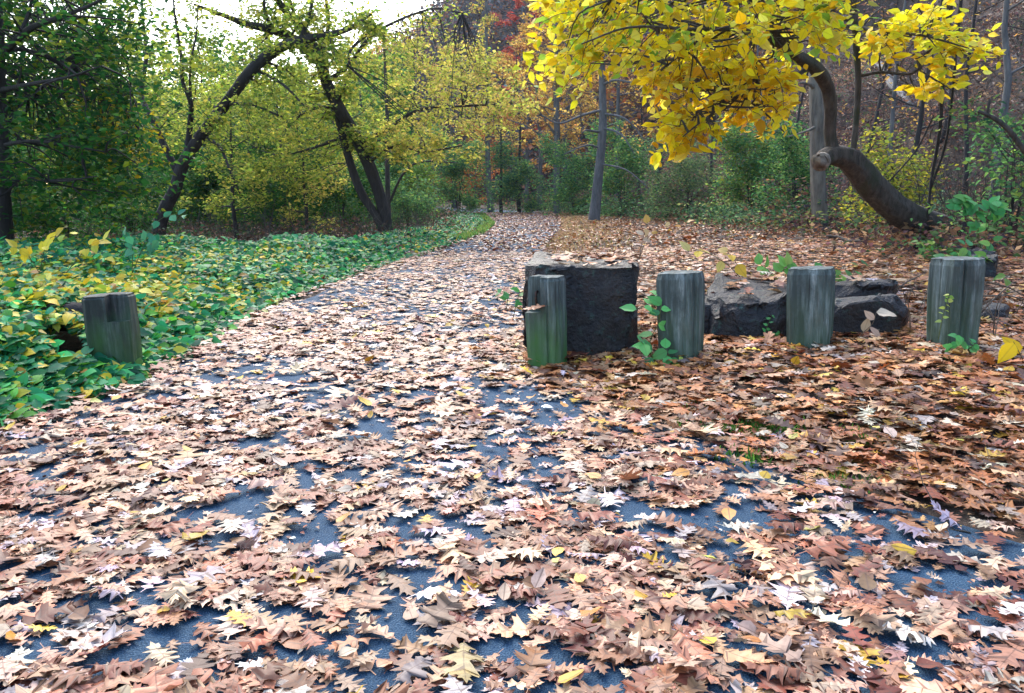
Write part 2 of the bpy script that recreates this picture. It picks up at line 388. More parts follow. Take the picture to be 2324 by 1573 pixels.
PATHC = [(.50, .28, .17, 24), (.40, .19, .105, 24), (.56, .38, .27, 12), (.30, .11, .058, 17), (.20, .055, .03, 13), (.44, .34, .36, 8), (.10, .026, .018, 7), (.62, .36, .03, .7), (.66, .55, .48, 5)]  # dry leaf browns, made paler to put sky glare into the colour
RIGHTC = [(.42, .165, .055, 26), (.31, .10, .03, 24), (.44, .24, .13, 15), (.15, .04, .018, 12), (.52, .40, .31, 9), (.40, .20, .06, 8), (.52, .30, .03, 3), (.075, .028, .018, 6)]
def field(y0, y1, dens, minx=None, maxx=None):
    n = int(dens*((.68*(y0+y1)+5.0)*(y1-y0)))
    yy = np.sqrt(rng.uniform(0, 1, n)*((y1+3.7)**2-(y0+3.7)**2)+(y0+3.7)**2)-3.7
    xx = rng.uniform(-1, 1, n)*(.68*yy+2.5); return xx, yy
def litter(y0, y1, dens, keepf):
    x, y = field(y0, y1, dens)
    l, r = xL(y), xR(y); keep = keepf(x, y, l, r)
    onp = (x > l) & (x < r); bf = baref(x, y)
    cl = fbm(x*1.7, y*1.1, 31, 3)
    keep = keep*np.where(onp, (1-.95*bf)*np.clip(.30+2.0*(cl-.3), .18, .92), 1)
    k = rng.random(len(x)) < keep; x, y = x[k], y[k]; onp = onp[k]
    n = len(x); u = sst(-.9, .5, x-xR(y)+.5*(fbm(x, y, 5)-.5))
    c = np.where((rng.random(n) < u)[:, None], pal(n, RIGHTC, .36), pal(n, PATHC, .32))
    z = H(x, y)+np.where(onp, .019, .012)+rng.random(n)**1.5*np.where(onp, .018, .04)
    tilt = np.where(rng.random(n) < .07, .27, .07)*np.where(onp, 1, 1.5)
    nr = rng.normal(0, 1, (n, 3))*tilt[:, None]; nr[:, 2] = 1
    sc = np.clip(np.where(rng.random(n) < .2, .6, 1)*rng.normal(.114, .030, n), .035, .19)
    return np.stack([x, y, z], 1), frames(nr, heading(n)), sc, c
edge = lambda x, y, l, r: sst(-.55, -.1, x-l)
# nearest field: the 300 largest leaves are objects of their own
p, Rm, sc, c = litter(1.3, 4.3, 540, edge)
px, pyy = proj(p); inv = (px > 20) & (px < 2304) & (pyy < 1573) & (pyy > 0)
rank = np.where(inv, sc/p[:, 1]*np.sqrt(1/p[:, 1]), 0)
top = np.argsort(-(rank+(p[:, 2] > .03)*rank*.5))[:300]
which = rng.integers(0, len(OAK_HI), len(p)); small = rng.random(len(p)) < .1
LEAFL = [('pale tan', (.46, .30, .215)), ('light brown', (.36, .215, .15)), ('cream coloured', (.55, .44, .37)), ('rust brown', (.26, .125, .075)), ('dark red-brown', (.15, .055, .034)),
         ('greyish lilac', (.40, .33, .34)), ('yellow', (.55, .33, .05)), ('copper brown', (.30, .145, .075))]
for q in top:
    kind = 'oval' if small[q] else 'oak'
    V, F, rb = (OVAL[which[q] % 8] if small[q] else OAK_HI[which[q]])
    W = (V@Rm[q].T)*sc[q]*(.6 if small[q] else 1.0)
    cc = np.clip(c[q]*(1+.05*rng.normal(0, 1, (len(V), 1))), 0, 1)
    o = link('fallen_leaf', raw_mesh('fallen_leaf', W, F.ravel(), np.full(len(F), 4), cc, rb), M['litter'], None, p[q])
    j = int(np.argmin([np.abs(np.log(c[q]/np.array(v))).sum() for _, v in LEAFL]))
    tag(o, '%s fallen %s lying among the nearest leaves on the asphalt' % (LEAFL[j][0], 'oval leaf' if small[q] else 'oak leaf with pointed lobes'), 'fallen leaf',
        '%s fallen %s leaves at the front of the path' % (LEAFL[j][0], kind))
rest = np.ones(len(p), bool); rest[top] = False
parts = [scatter(OAK_HI, p[rest], Rm[rest], sc[rest], c[rest], None, .04)]
for y0, y1, dens, pr in ((4.3, 8, 480, OAK_MID), (8, 17, 260, OAK_LO), (17, 60, 80, DIA)):
    def kf(x, y, l, r):
        a = sst(-.5, 0, x-l); s_ = x-np.interp(y, FY, FX)
        if y0 > 10: a = np.maximum(a, .5)
        return a*(1-.75*sst(0, 3, s_))*np.where((x > r+.2) & (y > 12), .75, 1)
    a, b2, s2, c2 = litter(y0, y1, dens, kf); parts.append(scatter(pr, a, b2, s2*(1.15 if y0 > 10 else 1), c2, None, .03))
x, y = field(1.6, 9, 9); k = x > xL(y); x, y = x[k], y[k]; n = len(x)
nr = rng.normal(0, .25, (n, 3)); nr[:, 2] = 1
parts.append(scatter(OVAL, np.stack([x, y, H(x, y)+.05], 1), frames(nr, heading(n)), rng.uniform(.05, .10, n),
                     pal(n, [(.55, .33, .03, 3), (.5, .22, .04, 2), (.5, .38, .28, 3), (.3, .14, .07, 2), (.45, .42, .08, .6)])))
x, y = field(1.3, 6, 150); k = (x > xL(y)) & (x < xR(y)); x, y = x[k], y[k]; n = len(x)
nr = rng.normal(0, .12, (n, 3)); nr[:, 2] = 1
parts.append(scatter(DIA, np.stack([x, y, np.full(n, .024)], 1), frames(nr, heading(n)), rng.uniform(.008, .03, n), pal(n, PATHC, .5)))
def joined(ds):
    off = 0; out = [[], [], [], [], []]
    for V, F, S, C_, Rb in ds:
        for o_, v_ in zip(out, (V, F+off, S, C_, Rb)): o_.append(v_)
        off += len(V)
    return [np.concatenate(q) for q in out]
tag(leaves_obj('leaf_litter', M['litter'], joined(parts)), 'carpet of fallen oak leaves over the path and the ground beside it', 'leaf litter', kind='stuff')

# ------------------------------------------------------------------ timber posts
def timber_post(px0, px1, ytop, ybase, Y, rot, lean, notch, material, label):
    b0 = P((px0+px1)/2, ybase, Y); b0[2] -= .13; wd = (px1-px0)/FPX*Y
    hgt = P((px0+px1)/2, ytop, Y)[2]-b0[2]
    e_ = rot+math.atan2(b0[0], b0[1]); ce, se = abs(math.cos(e_)), abs(math.sin(e_)); s = wd/2/max(ce+.7*se, .7*ce+se)*1.02; ch = s*.30
    prof = [(-s, -s+ch), (-s+ch, -s), (s-ch, -s), (s, -s+ch), (s, s-ch), (s-ch, s), (-s+ch, s), (-s, s-ch)]
    t = thing('timber_post', b0, label, 'post', 'weathered timber posts beside the path'); t.rotation_euler = (lean[0], lean[1], rot)
    bm = bmesh.new()
    def prism(poly, z0, z1, bev):
        fine = []
        for k in range(len(poly)):
            (xa, ya), (xb, yb) = poly[k], poly[(k+1) % len(poly)]; m_ = max(1, int(math.hypot(xb-xa, yb-ya)/(s*.11)))
            fine += [(xa+(xb-xa)*u/m_, ya+(yb-ya)*u/m_) for u in range(m_)]
        poly = fine
        n = len(poly); cx = sum(q[0] for q in poly)/n; cy_ = sum(q[1] for q in poly)/n
        zs = [z0]+[z0+(z1-z0)*k/16 for k in range(1, 16)]+[z1-bev*.9, z1-bev*.25, z1]
        zs = sorted(set(zs)); rows = []
        def groove(x, y, z):
            g_ = mnoise.noise(Vector((x*55, y*55, z*1.3+px0)))*.0035+mnoise.noise(Vector((x*12, y*12, z*2.5+px0)))*.004
            c_ = mnoise.noise(Vector((x*30+9, y*30, z*.8+px0*.37)))
            return g_-.014*max(0, c_-.28)/.3
        for z in zs:
            f = (.90+.10*min(1, z/hgt*1.6)) * (1.0 if z < z1-bev or bev == 0 else (1-.055 if z < z1-1e-6 else 1-.17))
            rows.append([bm.verts.new((cx+(x-cx)*(f+groove(x, y, z)/s), cy_+(y-cy_)*(f+groove(x, y, z)/s),
                                       z+(mnoise.noise(Vector((x*14, y*14, px0)))*.008 if z > z1-bev-.001 else 0))) for x, y in poly])
        for a, b2 in zip(rows, rows[1:]):
            for k in range(n): bm.faces.new((a[k], a[(k+1) % n], b2[(k+1) % n], b2[k]))
        bm.faces.new(rows[-1]); bm.faces.new(rows[0][::-1])
    bev = .016
    if notch is None: prism(prof, 0, hgt, bev)
    else:
        zf, side, u = notch                        # the part cut away: front on one side
        z = hgt*(1-zf); prism(prof, 0, z, 0)
        g = .002
        if side < 0: up = [(s*u, -s+.002), (s-ch, -s+g), (s-g, -s+ch), (s-g, s-ch), (s-ch, s-g), (-s+ch, s-g), (-s+g, s-ch), (-s+g, -s*.02), (s*u, -s*.02)]
        else: up = [(-s+g, -s+ch), (-s+ch, -s+g), (-s*u, -s+g), (-s*u, -s*.35), (s-g, -s*.35), (s-g, s-ch), (s-ch, s-g), (-s+ch, s-g), (-s+g, s-ch)]
        prism(up, z-.006, hgt, bev)
    bmesh.ops.recalc_face_normals(bm, faces=bm.faces)
    me = bpy.data.meshes.new('post_body'); bm.to_mesh(me); bm.free()
    link('post_body', me, material, t)
    return t, hgt, s
t1, h1, s1 = timber_post(1197, 1291, 627, 838, 5.62, R(-17), (R(-1), R(-2.2)), (.31, -1, -.05), M['post_moss'], 'mossy green notched timber post in front of the big block, leaf lying in its notch')
wd = Wood(); zz = h1*.80
wd.tube(smooth_line([(-s1*.45, s1*.1, zz+.05), (-s1*.45, -s1*.3, zz+.045), (-s1*.43, -s1*.45, zz), (-s1*.4, -s1*.35, zz-.05), (-s1*.38, 0, zz-.06)], 4), .010, 6)
wd.build('iron_hook', M['iron'], t1)
timber_post(1495, 1600, 617, 822, 5.6, R(-24), (R(-.5), R(-2.6)), None, M['post'], 'weathered timber post with pale streaks, between the big block and the flat-topped boulder')
timber_post(1788, 1890, 607, 792, 5.75, R(-28), (R(-.5), R(-2.4)), None, M['post'], 'greenish timber post with a thin crack, between the two low boulders')
t4, h4, s4 = timber_post(2105, 2216, 585, 780, 5.5, R(20), (R(-.5), R(-1.6)), None, M['post'], 'timber post with small vine leaves on its front, rightmost of the row')
t5, h5, s5 = timber_post(213, 327, 668, 850, 5.35, R(8), (R(-2), R(-2.5)), (.26, 1, -.15), M['post_dark'], 'dark timber post with a cut ledge, alone among the green ground cover')
V, F, rb = OAK_HI[4]; bq = np.array(t1.location)
Rl = frames(np.array([[-.1, -.25, 1.]]), np.array([[-1., -.2, 0]]))[0]
o = link('fallen_leaf', raw_mesh('fallen_leaf', (V@Rl.T)*.17, F.ravel(), np.full(len(F), 4), np.tile([[.33, .13, .06]], (len(V), 1)), rb), M['litter'], None, P(1240, 694, 5.5))
tag(o, 'rust brown oak leaf caught in the notch of the mossy post', 'fallen leaf')

# ------------------------------------------------------------------ boulders
def boulder(name, corners, label, seed, rough=.03, sub=5, cuts=()):
    """corners: 8 points, bottom ring then top ring, in order front-left, front-right, back-right, back-left"""
    c = np.array(corners, float); base = c[:4].mean(0); bm = bmesh.new()
    vs = [bm.verts.new(tuple(q-base)) for q in c]
    for f in ((0, 1, 5, 4), (1, 2, 6, 5), (2, 3, 7, 6), (3, 0, 4, 7), (4, 5, 6, 7), (3, 2, 1, 0)): bm.faces.new([vs[k] for k in f])
    for co, no in cuts:
        r_ = bmesh.ops.bisect_plane(bm, geom=bm.verts[:]+bm.edges[:]+bm.faces[:], plane_co=Vector(np.array(co)-base), plane_no=Vector(no), clear_outer=True)
        ed = [e for e in r_['geom_cut'] if isinstance(e, bmesh.types.BMEdge)]
        bmesh.ops.holes_fill(bm, edges=ed)
    rq = random.Random(seed); R3 = [Vector(v.co) for v in bm.verts]; ctr = sum(R3, Vector())/len(R3)
    for _ in range(16):
        no = Vector((rq.gauss(0, 1), rq.gauss(-.4, .8), rq.gauss(.25, .7))).normalized(); sup = max((v.co-ctr).dot(no) for v in bm.verts)
        r_ = bmesh.ops.bisect_plane(bm, geom=bm.verts[:]+bm.edges[:]+bm.faces[:], plane_co=ctr+no*sup*rq.uniform(.84, .95), plane_no=no, clear_outer=True)
        ed = [e for e in r_['geom_cut'] if isinstance(e, bmesh.types.BMEdge)]
        if ed: bmesh.ops.holes_fill(bm, edges=ed)
    bmesh.ops.bevel(bm, geom=bm.edges[:], offset=.009, segments=1, profile=.6, affect='EDGES')
    bmesh.ops.triangulate(bm, faces=bm.faces[:])
    for _ in range(sub):
        long = [e for e in bm.edges if e.calc_length() > .045]
        if not long or len(bm.verts) > 14000: break
        bmesh.ops.subdivide_edges(bm, edges=long, cuts=1); bmesh.ops.triangulate(bm, faces=[f for f in bm.faces if len(f.verts) > 3])
    bm.normal_update()
    for v in bm.verts:
        q = v.co*2.3+Vector((seed*7.1, seed*3.3, 0))
        ch = mnoise.cell(v.co*4.2+Vector((seed, 0, 0)))-.5
        d = mnoise.fractal(q, 1.0, 2.0, 5)*rough+mnoise.noise(q*.6)*rough*1.3
        st = math.floor((v.co.z*.55+v.co.x*.5+mnoise.noise(q*.5)*.35)*5)*.5
        d += (mnoise.noise(Vector((st*3.7, seed, v.co.y*.8)))) * rough*.9
        d += (mnoise.cell(q*1.1+Vector((mnoise.noise(q*1.3), mnoise.noise(q*1.3+Vector((4, 4, 4))), 0))*.8)-.5)*rough*.7
        v.co += v.normal*d
    me = bpy.data.meshes.new(name); bm.to_mesh(me); bm.free()
    for f in me.polygons: f.use_smooth = False
    return tag(link(name, me, M['stone'], None, base), label, 'boulder', 'dark boulders behind the timber posts')
def gz(x, y): return float(H(x, y))
def blk(fl, fr, br, bl, topy, dz=-.1):
    """footprint corners given as (px, Y) with top pixel rows"""
    out = []; tops = []
    for (px, Yd), ty in zip((fl, fr, br, bl), topy):
        tp = P(px, ty, Yd); tops.append(tp); out.append((tp[0], tp[1], gz(tp[0], tp[1])+dz))
    return out+[tuple(q) for q in tops]
bg = blk((1188, 5.9), (1455, 5.82), (1440, 7.0), (1225, 7.2), (606, 601, 588, 572))
bg[1] = (bg[1][0]+.03, bg[1][1], bg[1][2]); bg[0] = (bg[0][0]-.02, bg[0][1]+.05, bg[0][2])
boulder('stone_block', bg, 'big dark squarish stone block with leaves on top, behind the mossy post', 2, .026, 5,
        [(P(1215, 603, 5.95), (-.55, -.35, .8)), (P(1200, 640, 5.87), (-.6, -.75, .25)), (P(1440, 590, 6.3), (.6, -.1, .9))])
b2_ = blk((1596, 6.1), (1800, 5.95), (1830, 6.9), (1630, 7.0), (690, 664, 630, 622))
boulder('boulder', b2_, 'flat-topped dark boulder with a sloping face, between the two middle posts', 5, .03, 5,
        [(P(1648, 668, 6.2), (-.6, -.35, .72)), (P(1745, 672, 6.0), (.1, -.75, .66))])
b2b = blk((1585, 6.2), (1668, 6.25), (1680, 6.7), (1590, 6.75), (684, 678, 664, 668))
boulder('boulder', b2b, 'low dark stone step leaning against the flat-topped boulder, right of the streaked post', 9, .02, 4)
b3 = blk((1866, 5.95), (2062, 5.9), (2070, 6.4), (1880, 6.5), (684, 670, 660, 672))
boulder('boulder', b3, 'long low slab-sided dark boulder right of the greenish post', 12, .022, 5, [(P(2045, 685, 5.95), (.8, -.1, .7))])
b4 = blk((1890, 6.7), (2034, 6.6), (2030, 7.3), (1897, 7.4), (646, 644, 632, 634))
boulder('boulder', b4, 'dark boulder topped with leaves, behind the slab-sided boulder', 15, .03, 4)
b5 = blk((2200, 6.5), (2275, 6.4), (2290, 6.9), (2205, 7.0), (700, 705, 692, 690))
boulder('boulder', b5, 'small dark rock half buried right of the last post', 18, .03, 4)
b6 = blk((2190, 9.0), (2268, 8.9), (2262, 9.8), (2196, 9.9), (578, 582, 566, 566))
boulder('boulder', b6, 'grey rock half buried in leaves up the slope above the last post', 21, .05, 4)
# leaves lying on the flat stone tops
tp = []
for cs, n_ in ((bg, 46), (b2_, 30), (b4, 14), (b2b, 7)):
    T = np.array(cs[4:8])
    u, v_ = rng.uniform(.1, .95, n_), rng.uniform(.08, .95, n_)
    q = (1-u)[:, None]*((1-v_)[:, None]*T[0]+v_[:, None]*T[3])+u[:, None]*((1-v_)[:, None]*T[1]+v_[:, None]*T[2]); q[:, 2] += rng.uniform(.005, .03, n_)
    nr = rng.normal(0, .16, (n_, 3)); nr[:, 2] = 1
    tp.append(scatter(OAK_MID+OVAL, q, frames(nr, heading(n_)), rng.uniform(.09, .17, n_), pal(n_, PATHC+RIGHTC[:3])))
tag(leaves_obj('leaf_litter', M['litter'], joined(tp)), 'fallen leaves resting on the tops of the dark boulders', 'leaf litter', kind='stuff')

# ------------------------------------------------------------------ left ground cover
def vine_patch():
    na, nb = 92000, 30000
    y = np.concatenate([3.7+rng.random(na)**1.25*12, 14+rng.random(nb)*34]); n = na+nb; u = rng.random(n)
    x = np.where(y < 16, xL(y)-u*np.maximum(.68*y+2.2+xL(y), .5), xL(y)-u**1.2*5)
    dl = xL(y)-x
    keep = ((y < 13.5+2.5*fbm(x*.3, y*.1, 8)) | (dl < 2.2+1.6*fbm(x*.4, y*.2, 9)-.03*y)) & (np.abs(x) < .68*y+2.2)
    keep &= rng.random(n) < sst(-.15, .3, dl)*(.5+.9*fbm(x*1.2, y*1.2, 40))*np.where(y > 20, .6, 1)
    # a dark hollow beside the lone post
    px, py = proj(np.stack([x, y, H(x, y)+.3], 1))
    hol = (((px-140)/70)**2+((py-745)/26)**2 < 1) & (y < 7.5)
    keep &= ~hol
    x, y, dl = x[keep], y[keep], dl[keep]; n = len(x)
    hgt = sst(-.1, 1.1, dl)*(.22*(fbm(x*3.1, y*3.1, 55)-.5)+.16+.30*fbm(x*.8, y*.8, 21)+.20*sst(1.2, 3.5, dl)*sst(5, 6.5, y)*(1-.6*sst(8, 12, y))) * np.where(y > 18, .7, 1)
    z = H(x, y)+.04+hgt*(1-.55*rng.random(n)**2.2)
    # the low front next to the post stays under it
    px, py = proj(np.stack([x, y, z], 1)); fr = (px > 185) & (px < 350) & (y < 5.6) & (y > 3.5); z = np.where(fr, H(x, y)+.03+.8*(z-H(x, y)), z)
    yl = fbm(x*.55+3, y*.4, 77, 3); px, py = proj(np.stack([x, y, z], 1))
    py_w = .04+.42*sst(.45, .65, yl)*np.exp(-((px-220)/400)**2-((py-620)/110)**2)+.14*np.exp(-((px-200)/260)**2-((py-640)/100)**2)+.08*sst(.55, .7, yl)
    isy = rng.random(n) < py_w
    c = np.where(isy[:, None], pal(n, [(.66, .48, .03, 4), (.62, .54, .08, 3), (.36, .42, .03, 3), (.45, .24, .05, 1)]),
                 pal(n, [(.022, .22, .085, 4), (.04, .29, .075, 3), (.010, .12, .055, 3), (.10, .35, .04, 2)], .34))
    nr = rand_unit(n, 1, .36); nr[:, 1] -= .32
    return scatter(VINE, np.stack([x, y, z], 1), frames(nr, heading(n)+np.array([0, -.5, -.1])), np.clip(rng.normal(.083, .028, n), .03, .16), c, None, .04), np.stack([x, y, z], 1)
vd, vpos = vine_patch()
tag(leaves_obj('ground_cover', M['vine'], vd), 'thick bed of green and yellow leafy vines along the left edge of the path', 'ground cover', kind='stuff')

# ------------------------------------------------------------------ small plants built leaf by leaf
def sprig(name, label, stems, leaf, cols, group=None, smat='stem_green', shape=VINE, cat='plant', r0=.004, material='vine'):
    """stems: list of (polyline of (px,py,Y)); leaf = (size, n per stem, spread)"""
    W_, pos, nr, hd = Wood(), [], [], []
    base = P(*stems[0][0])
    for st in stems:
        pts = smooth_line([P(*q) for q in st], 5); W_.tube(pts, np.linspace(r0, r0*.45, len(pts)), 5)
        sz, n, sp = leaf
        for k in range(n):
            u = (.25+.75*(k+.8)/n)*(len(pts)-1); a = int(min(u, len(pts)-2)); q = pts[a]+(pts[a+1]-pts[a])*(u-a)
            side = 1 if k % 2 else -1; tg = pts[a+1]-pts[a]; tg /= np.linalg.norm(tg)
            sd_ = np.cross(tg, [0, -.6, .8]); sd_ /= np.linalg.norm(sd_)+1e-6
            h = side*sd_*1.0+tg*.5+rng.normal(0, sp, 3)+np.array([0, -.2, -.15]); pos.append(q); hd.append(h)
            nr.append(np.array([0, -.75, .75])+rng.normal(0, .35, 3))
    n = len(pos); t = thing(name, base, label, cat, group or 'small plants growing around the posts and path edges')
    W_.build('stem', M[smat], t, base)
    for k in range(n):
        V, F, rb = shape[int(rng.integers(len(shape)))]; Rm_ = frames(np.array([nr[k]]), np.array([hd[k]]))[0]
        c = pal(1, cols)[0]
        link('leaf', raw_mesh('leaf', (V@Rm_.T)*leaf[0]*rng.uniform(.75, 1.2), F.ravel(), np.full(len(F), 4), np.tile(c, (len(V), 1)), rb), M[material], t, pos[k]-base)
    return t
GRN = [(.10, .36, .10, 3), (.14, .42, .12, 2), (.08, .28, .10, 1)]
YEL = [(.62, .44, .05, 3), (.65, .52, .16, 2)]
sprig('leafy_sprig', 'bright green broad-leaved sprig climbing between the big block and the streaked post',
      [[(1500, 850, 5.45), (1475, 780, 5.45), (1495, 730, 5.5), (1480, 690, 5.5), (1440, 705, 5.4)], [(1500, 850, 5.45), (1520, 815, 5.4), (1510, 790, 5.4)], [(1500, 850, 5.45), (1475, 800, 5.4), (1455, 775, 5.35)], [(1495, 730, 5.5), (1500, 700, 5.5), (1505, 660, 5.6)]], (.10, 6, .3), GRN)
sprig('leafy_sprig', 'small-leaved green sprig in front of the flat-topped boulder', [[(1750, 790, 5.95), (1738, 755, 5.95), (1752, 715, 5.98)], [(1748, 780, 5.95), (1765, 750, 5.95)]], (.042, 8, .4), GRN)
sprig('vine_shoot', 'thin shoot of tiny yellow-green leaves up the front of the rightmost post', [[(2130, 770, 5.2), (2138, 725, 5.22), (2148, 690, 5.24), (2155, 668, 5.26)]], (.035, 11, .4), [(.25, .45, .08, 2), (.4, .5, .12, 1)])
sprig('leafy_sprig', 'stalk of big pale yellow leaves standing behind the flat-topped boulder', [[(1690, 640, 7.3), (1650, 600, 7.2), (1600, 572, 7.1), (1560, 570, 7.0)], [(1690, 640, 7.3), (1668, 592, 7.1), (1650, 570, 7.0)]], (.13, 4, .3), YEL)
sprig('dry_sprig', 'dry sprig with curled tan leaves in front of the slab-sided boulder', [[(1930, 800, 5.8), (1955, 760, 5.75), (1980, 735, 5.7), (1990, 705, 5.7)]], (.12, 4, .4), [(.5, .34, .24, 1), (.6, .45, .34, 1)], None, 'twig', OVAL)
sprig('leafy_sprig', 'low stalk with large bright yellow leaves at the right edge of the picture', [[(2330, 870, 4.9), (2322, 820, 4.85), (2300, 775, 4.8)]], (.13, 3, .3), [(.72, .5, .02, 1)])
sprig('dry_sprig', 'arching dry stalk with pale papery leaves above the big block', [[(1450, 590, 7.6), (1470, 540, 7.6), (1510, 515, 7.5), (1565, 505, 7.4)], [(1450, 590, 7.6), (1458, 545, 7.6), (1470, 505, 7.5)]], (.09, 5, .5), [(.6, .42, .2, 1), (.62, .5, .38, 1), (.5, .26, .06, 1)], None, 'twig', OVAL)
sprig('leafy_sprig', 'tall green vine tip rising above the ground cover in front of the leaning trunk', [[(300, 620, 8.0), (325, 560, 8.0), (345, 515, 8.0), (380, 490, 7.9), (425, 488, 7.8)], [(300, 620, 8.0), (300, 560, 7.9), (285, 530, 7.8)], [(320, 570, 8), (360, 545, 7.9)]], (.10, 8, .4), [(.05, .24, .12, 3), (.08, .3, .14, 2)])
sprig('leafy_sprig', 'yellow-leaved vine tip standing highest at the far left of the ground cover', [[(90, 620, 7.0), (100, 570, 7.0), (115, 540, 6.9), (160, 530, 6.8)], [(90, 620, 7.0), (60, 575, 7.0), (30, 560, 6.9)], [(150, 620, 7), (200, 560, 7), (235, 545, 6.9)]], (.10, 7, .4), [(.55, .45, .03, 3), (.35, .4, .05, 1)])
sprig('leafy_sprig', 'green sprig at the left side of the big block', [[(1150, 700, 6.3), (1150, 670, 6.3), (1130, 655, 6.2)], [(1165, 720, 6.3), (1172, 690, 6.2), (1180, 660, 6.25)]], (.07, 5, .4), GRN)
sprig('leafy_sprig', 'low green leaves growing behind the greenish post', [[(1760, 640, 8), (1745, 615, 8), (1725, 600, 8)], [(1760, 640, 8), (1780, 610, 8), (1790, 600, 8)]], (.13, 6, .4), [(.15, .36, .07, 2), (.25, .42, .1, 1)])
sprig('leafy_sprig', 'cluster of small green leaves at the foot of the rightmost post', [[(2190, 800, 5.2), (2185, 775, 5.15), (2170, 760, 5.1)], [(2190, 800, 5.2), (2215, 778, 5.15)], [(2150, 810, 5.2), (2160, 780, 5.15)]], (.055, 7, .4), GRN)
for lab, px, py, Yd, s_, cc in [('leafy green sapling on the slope above the rightmost post', 2230, 440, 10.5, .17, [(.06, .28, .08, 2), (.12, .36, .08, 1)]),
                           ('bushy yellow-green seedling at the foot of the crooked trunk', 2130, 545, 12.0, .14, [(.14, .34, .08, 2), (.3, .42, .08, 1)]),
                           ('green seedling in the leaves left of the crooked trunk foot', 1900, 600, 9.0, .11, [(.10, .28, .07, 1), (.2, .35, .08, 1)]),
                           ('tall green seedling beside the grey rock on the slope', 2210, 560, 9.2, .12, [(.08, .28, .09, 1), (.2, .38, .08, 1)]),
                           ('yellow-green seedling at the right edge below the slope', 2310, 640, 8.0, .11, [(.28, .36, .05, 1), (.16, .3, .06, 1)])]:
    g_ = on(px, Yd); hp = P(px, py, Yd)[2]-g_[2]; stems = []
    for k in range(5):
        a = rng.uniform(-70, 70); stems.append([(px, proj(g_)[1]+3, Yd), (px+a*.4, py+25+rng.uniform(-5, 30), Yd-.1), (px+a, py+rng.uniform(-20, 45), Yd-.2)])
    sprig('seedling', lab, stems, (s_, 8, .4), cc)

# ------------------------------------------------------------------ trees
def limb(start, d, length, seg, wander=.18, lift=0.0):
    pts = [np.array(start, float)]; d = np.array(d, float); d /= np.linalg.norm(d)
    for k in range(seg):
        d = d+rng.normal(0, wander, 3)+np.array([0, 0, lift]); d /= np.linalg.norm(d); pts.append(pts[-1]+d*length/seg)
    return np.array(pts)
def leaf_cloud(segs, n, size, cols, jit, spread=.55, protos=DIA, droop=.15, bias=1.0, jc=.2):
    """leaves along twig segments: segs (m,2,3)"""
    segs = np.asarray(segs); L = np.linalg.norm(segs[:, 1]-segs[:, 0], axis=1); k = rng.choice(len(segs), n, p=L/L.sum())
    u = rng.random(n)**(1/bias); q = segs[k, 0]+(segs[k, 1]-segs[k, 0])*u[:, None]+rng.normal(0, 1, (n, 3))*jit*np.array([1, 1, .55])
    hd = heading(n)+.5*(segs[k, 1]-segs[k, 0])/L[k][:, None]; hd[:, 2] -= droop
    c = pal(n, cols, jc)
    return scatter(protos, q, frames(rand_unit(n, 1, spread), hd), np.clip(rng.normal(size, size*.25, n), size*.4, size*1.7), c)
def twigs_from(line, rads, wood, n, length, segs, frac0=.25, updown=(-.2, .5), sub=3, thin=.35, n_side=4, spread=1.0):
    for k in range(n):
        u = (frac0+(1-frac0)*(k+rng.random())/n)*(len(line)-1); a = int(min(u, len(line)-2)); q = line[a]+(line[a+1]-line[a])*(u-a)
        tg = line[a+1]-line[a]; tg /= np.linalg.norm(tg)+1e-9
        d = rng.normal(0, 1, 3)*spread; d -= tg*d.dot(tg); d /= np.linalg.norm(d)+1e-9; d = d+tg*.6; d[2] += rng.uniform(*updown)
        ln = length*rng.uniform(.5, 1.2)*(1-.45*(u/(len(line)-1))); L2 = limb(q, d, ln, 4, .22, -.04)
        r = max(rads[a]*thin, .004); wood.tube(L2, np.linspace(r, r*.3, len(L2)), n_side, False)
        for s_ in range(1, 4): segs.append((L2[s_], L2[s_+1]))
        for _ in range(sub):
            a2 = rng.integers(1, 4); d2 = (L2[a2+1]-L2[a2])/np.linalg.norm(L2[a2+1]-L2[a2])+rng.normal(0, .75, 3); d2[2] *= .6
            L3 = limb(L2[a2], d2, ln*rng.uniform(.3, .6), 3, .25, -.05); wood.tube(L3, np.linspace(r*.5, r*.15, 4), 3, False)
            for s_ in range(3): segs.append((L3[s_], L3[s_+1]))
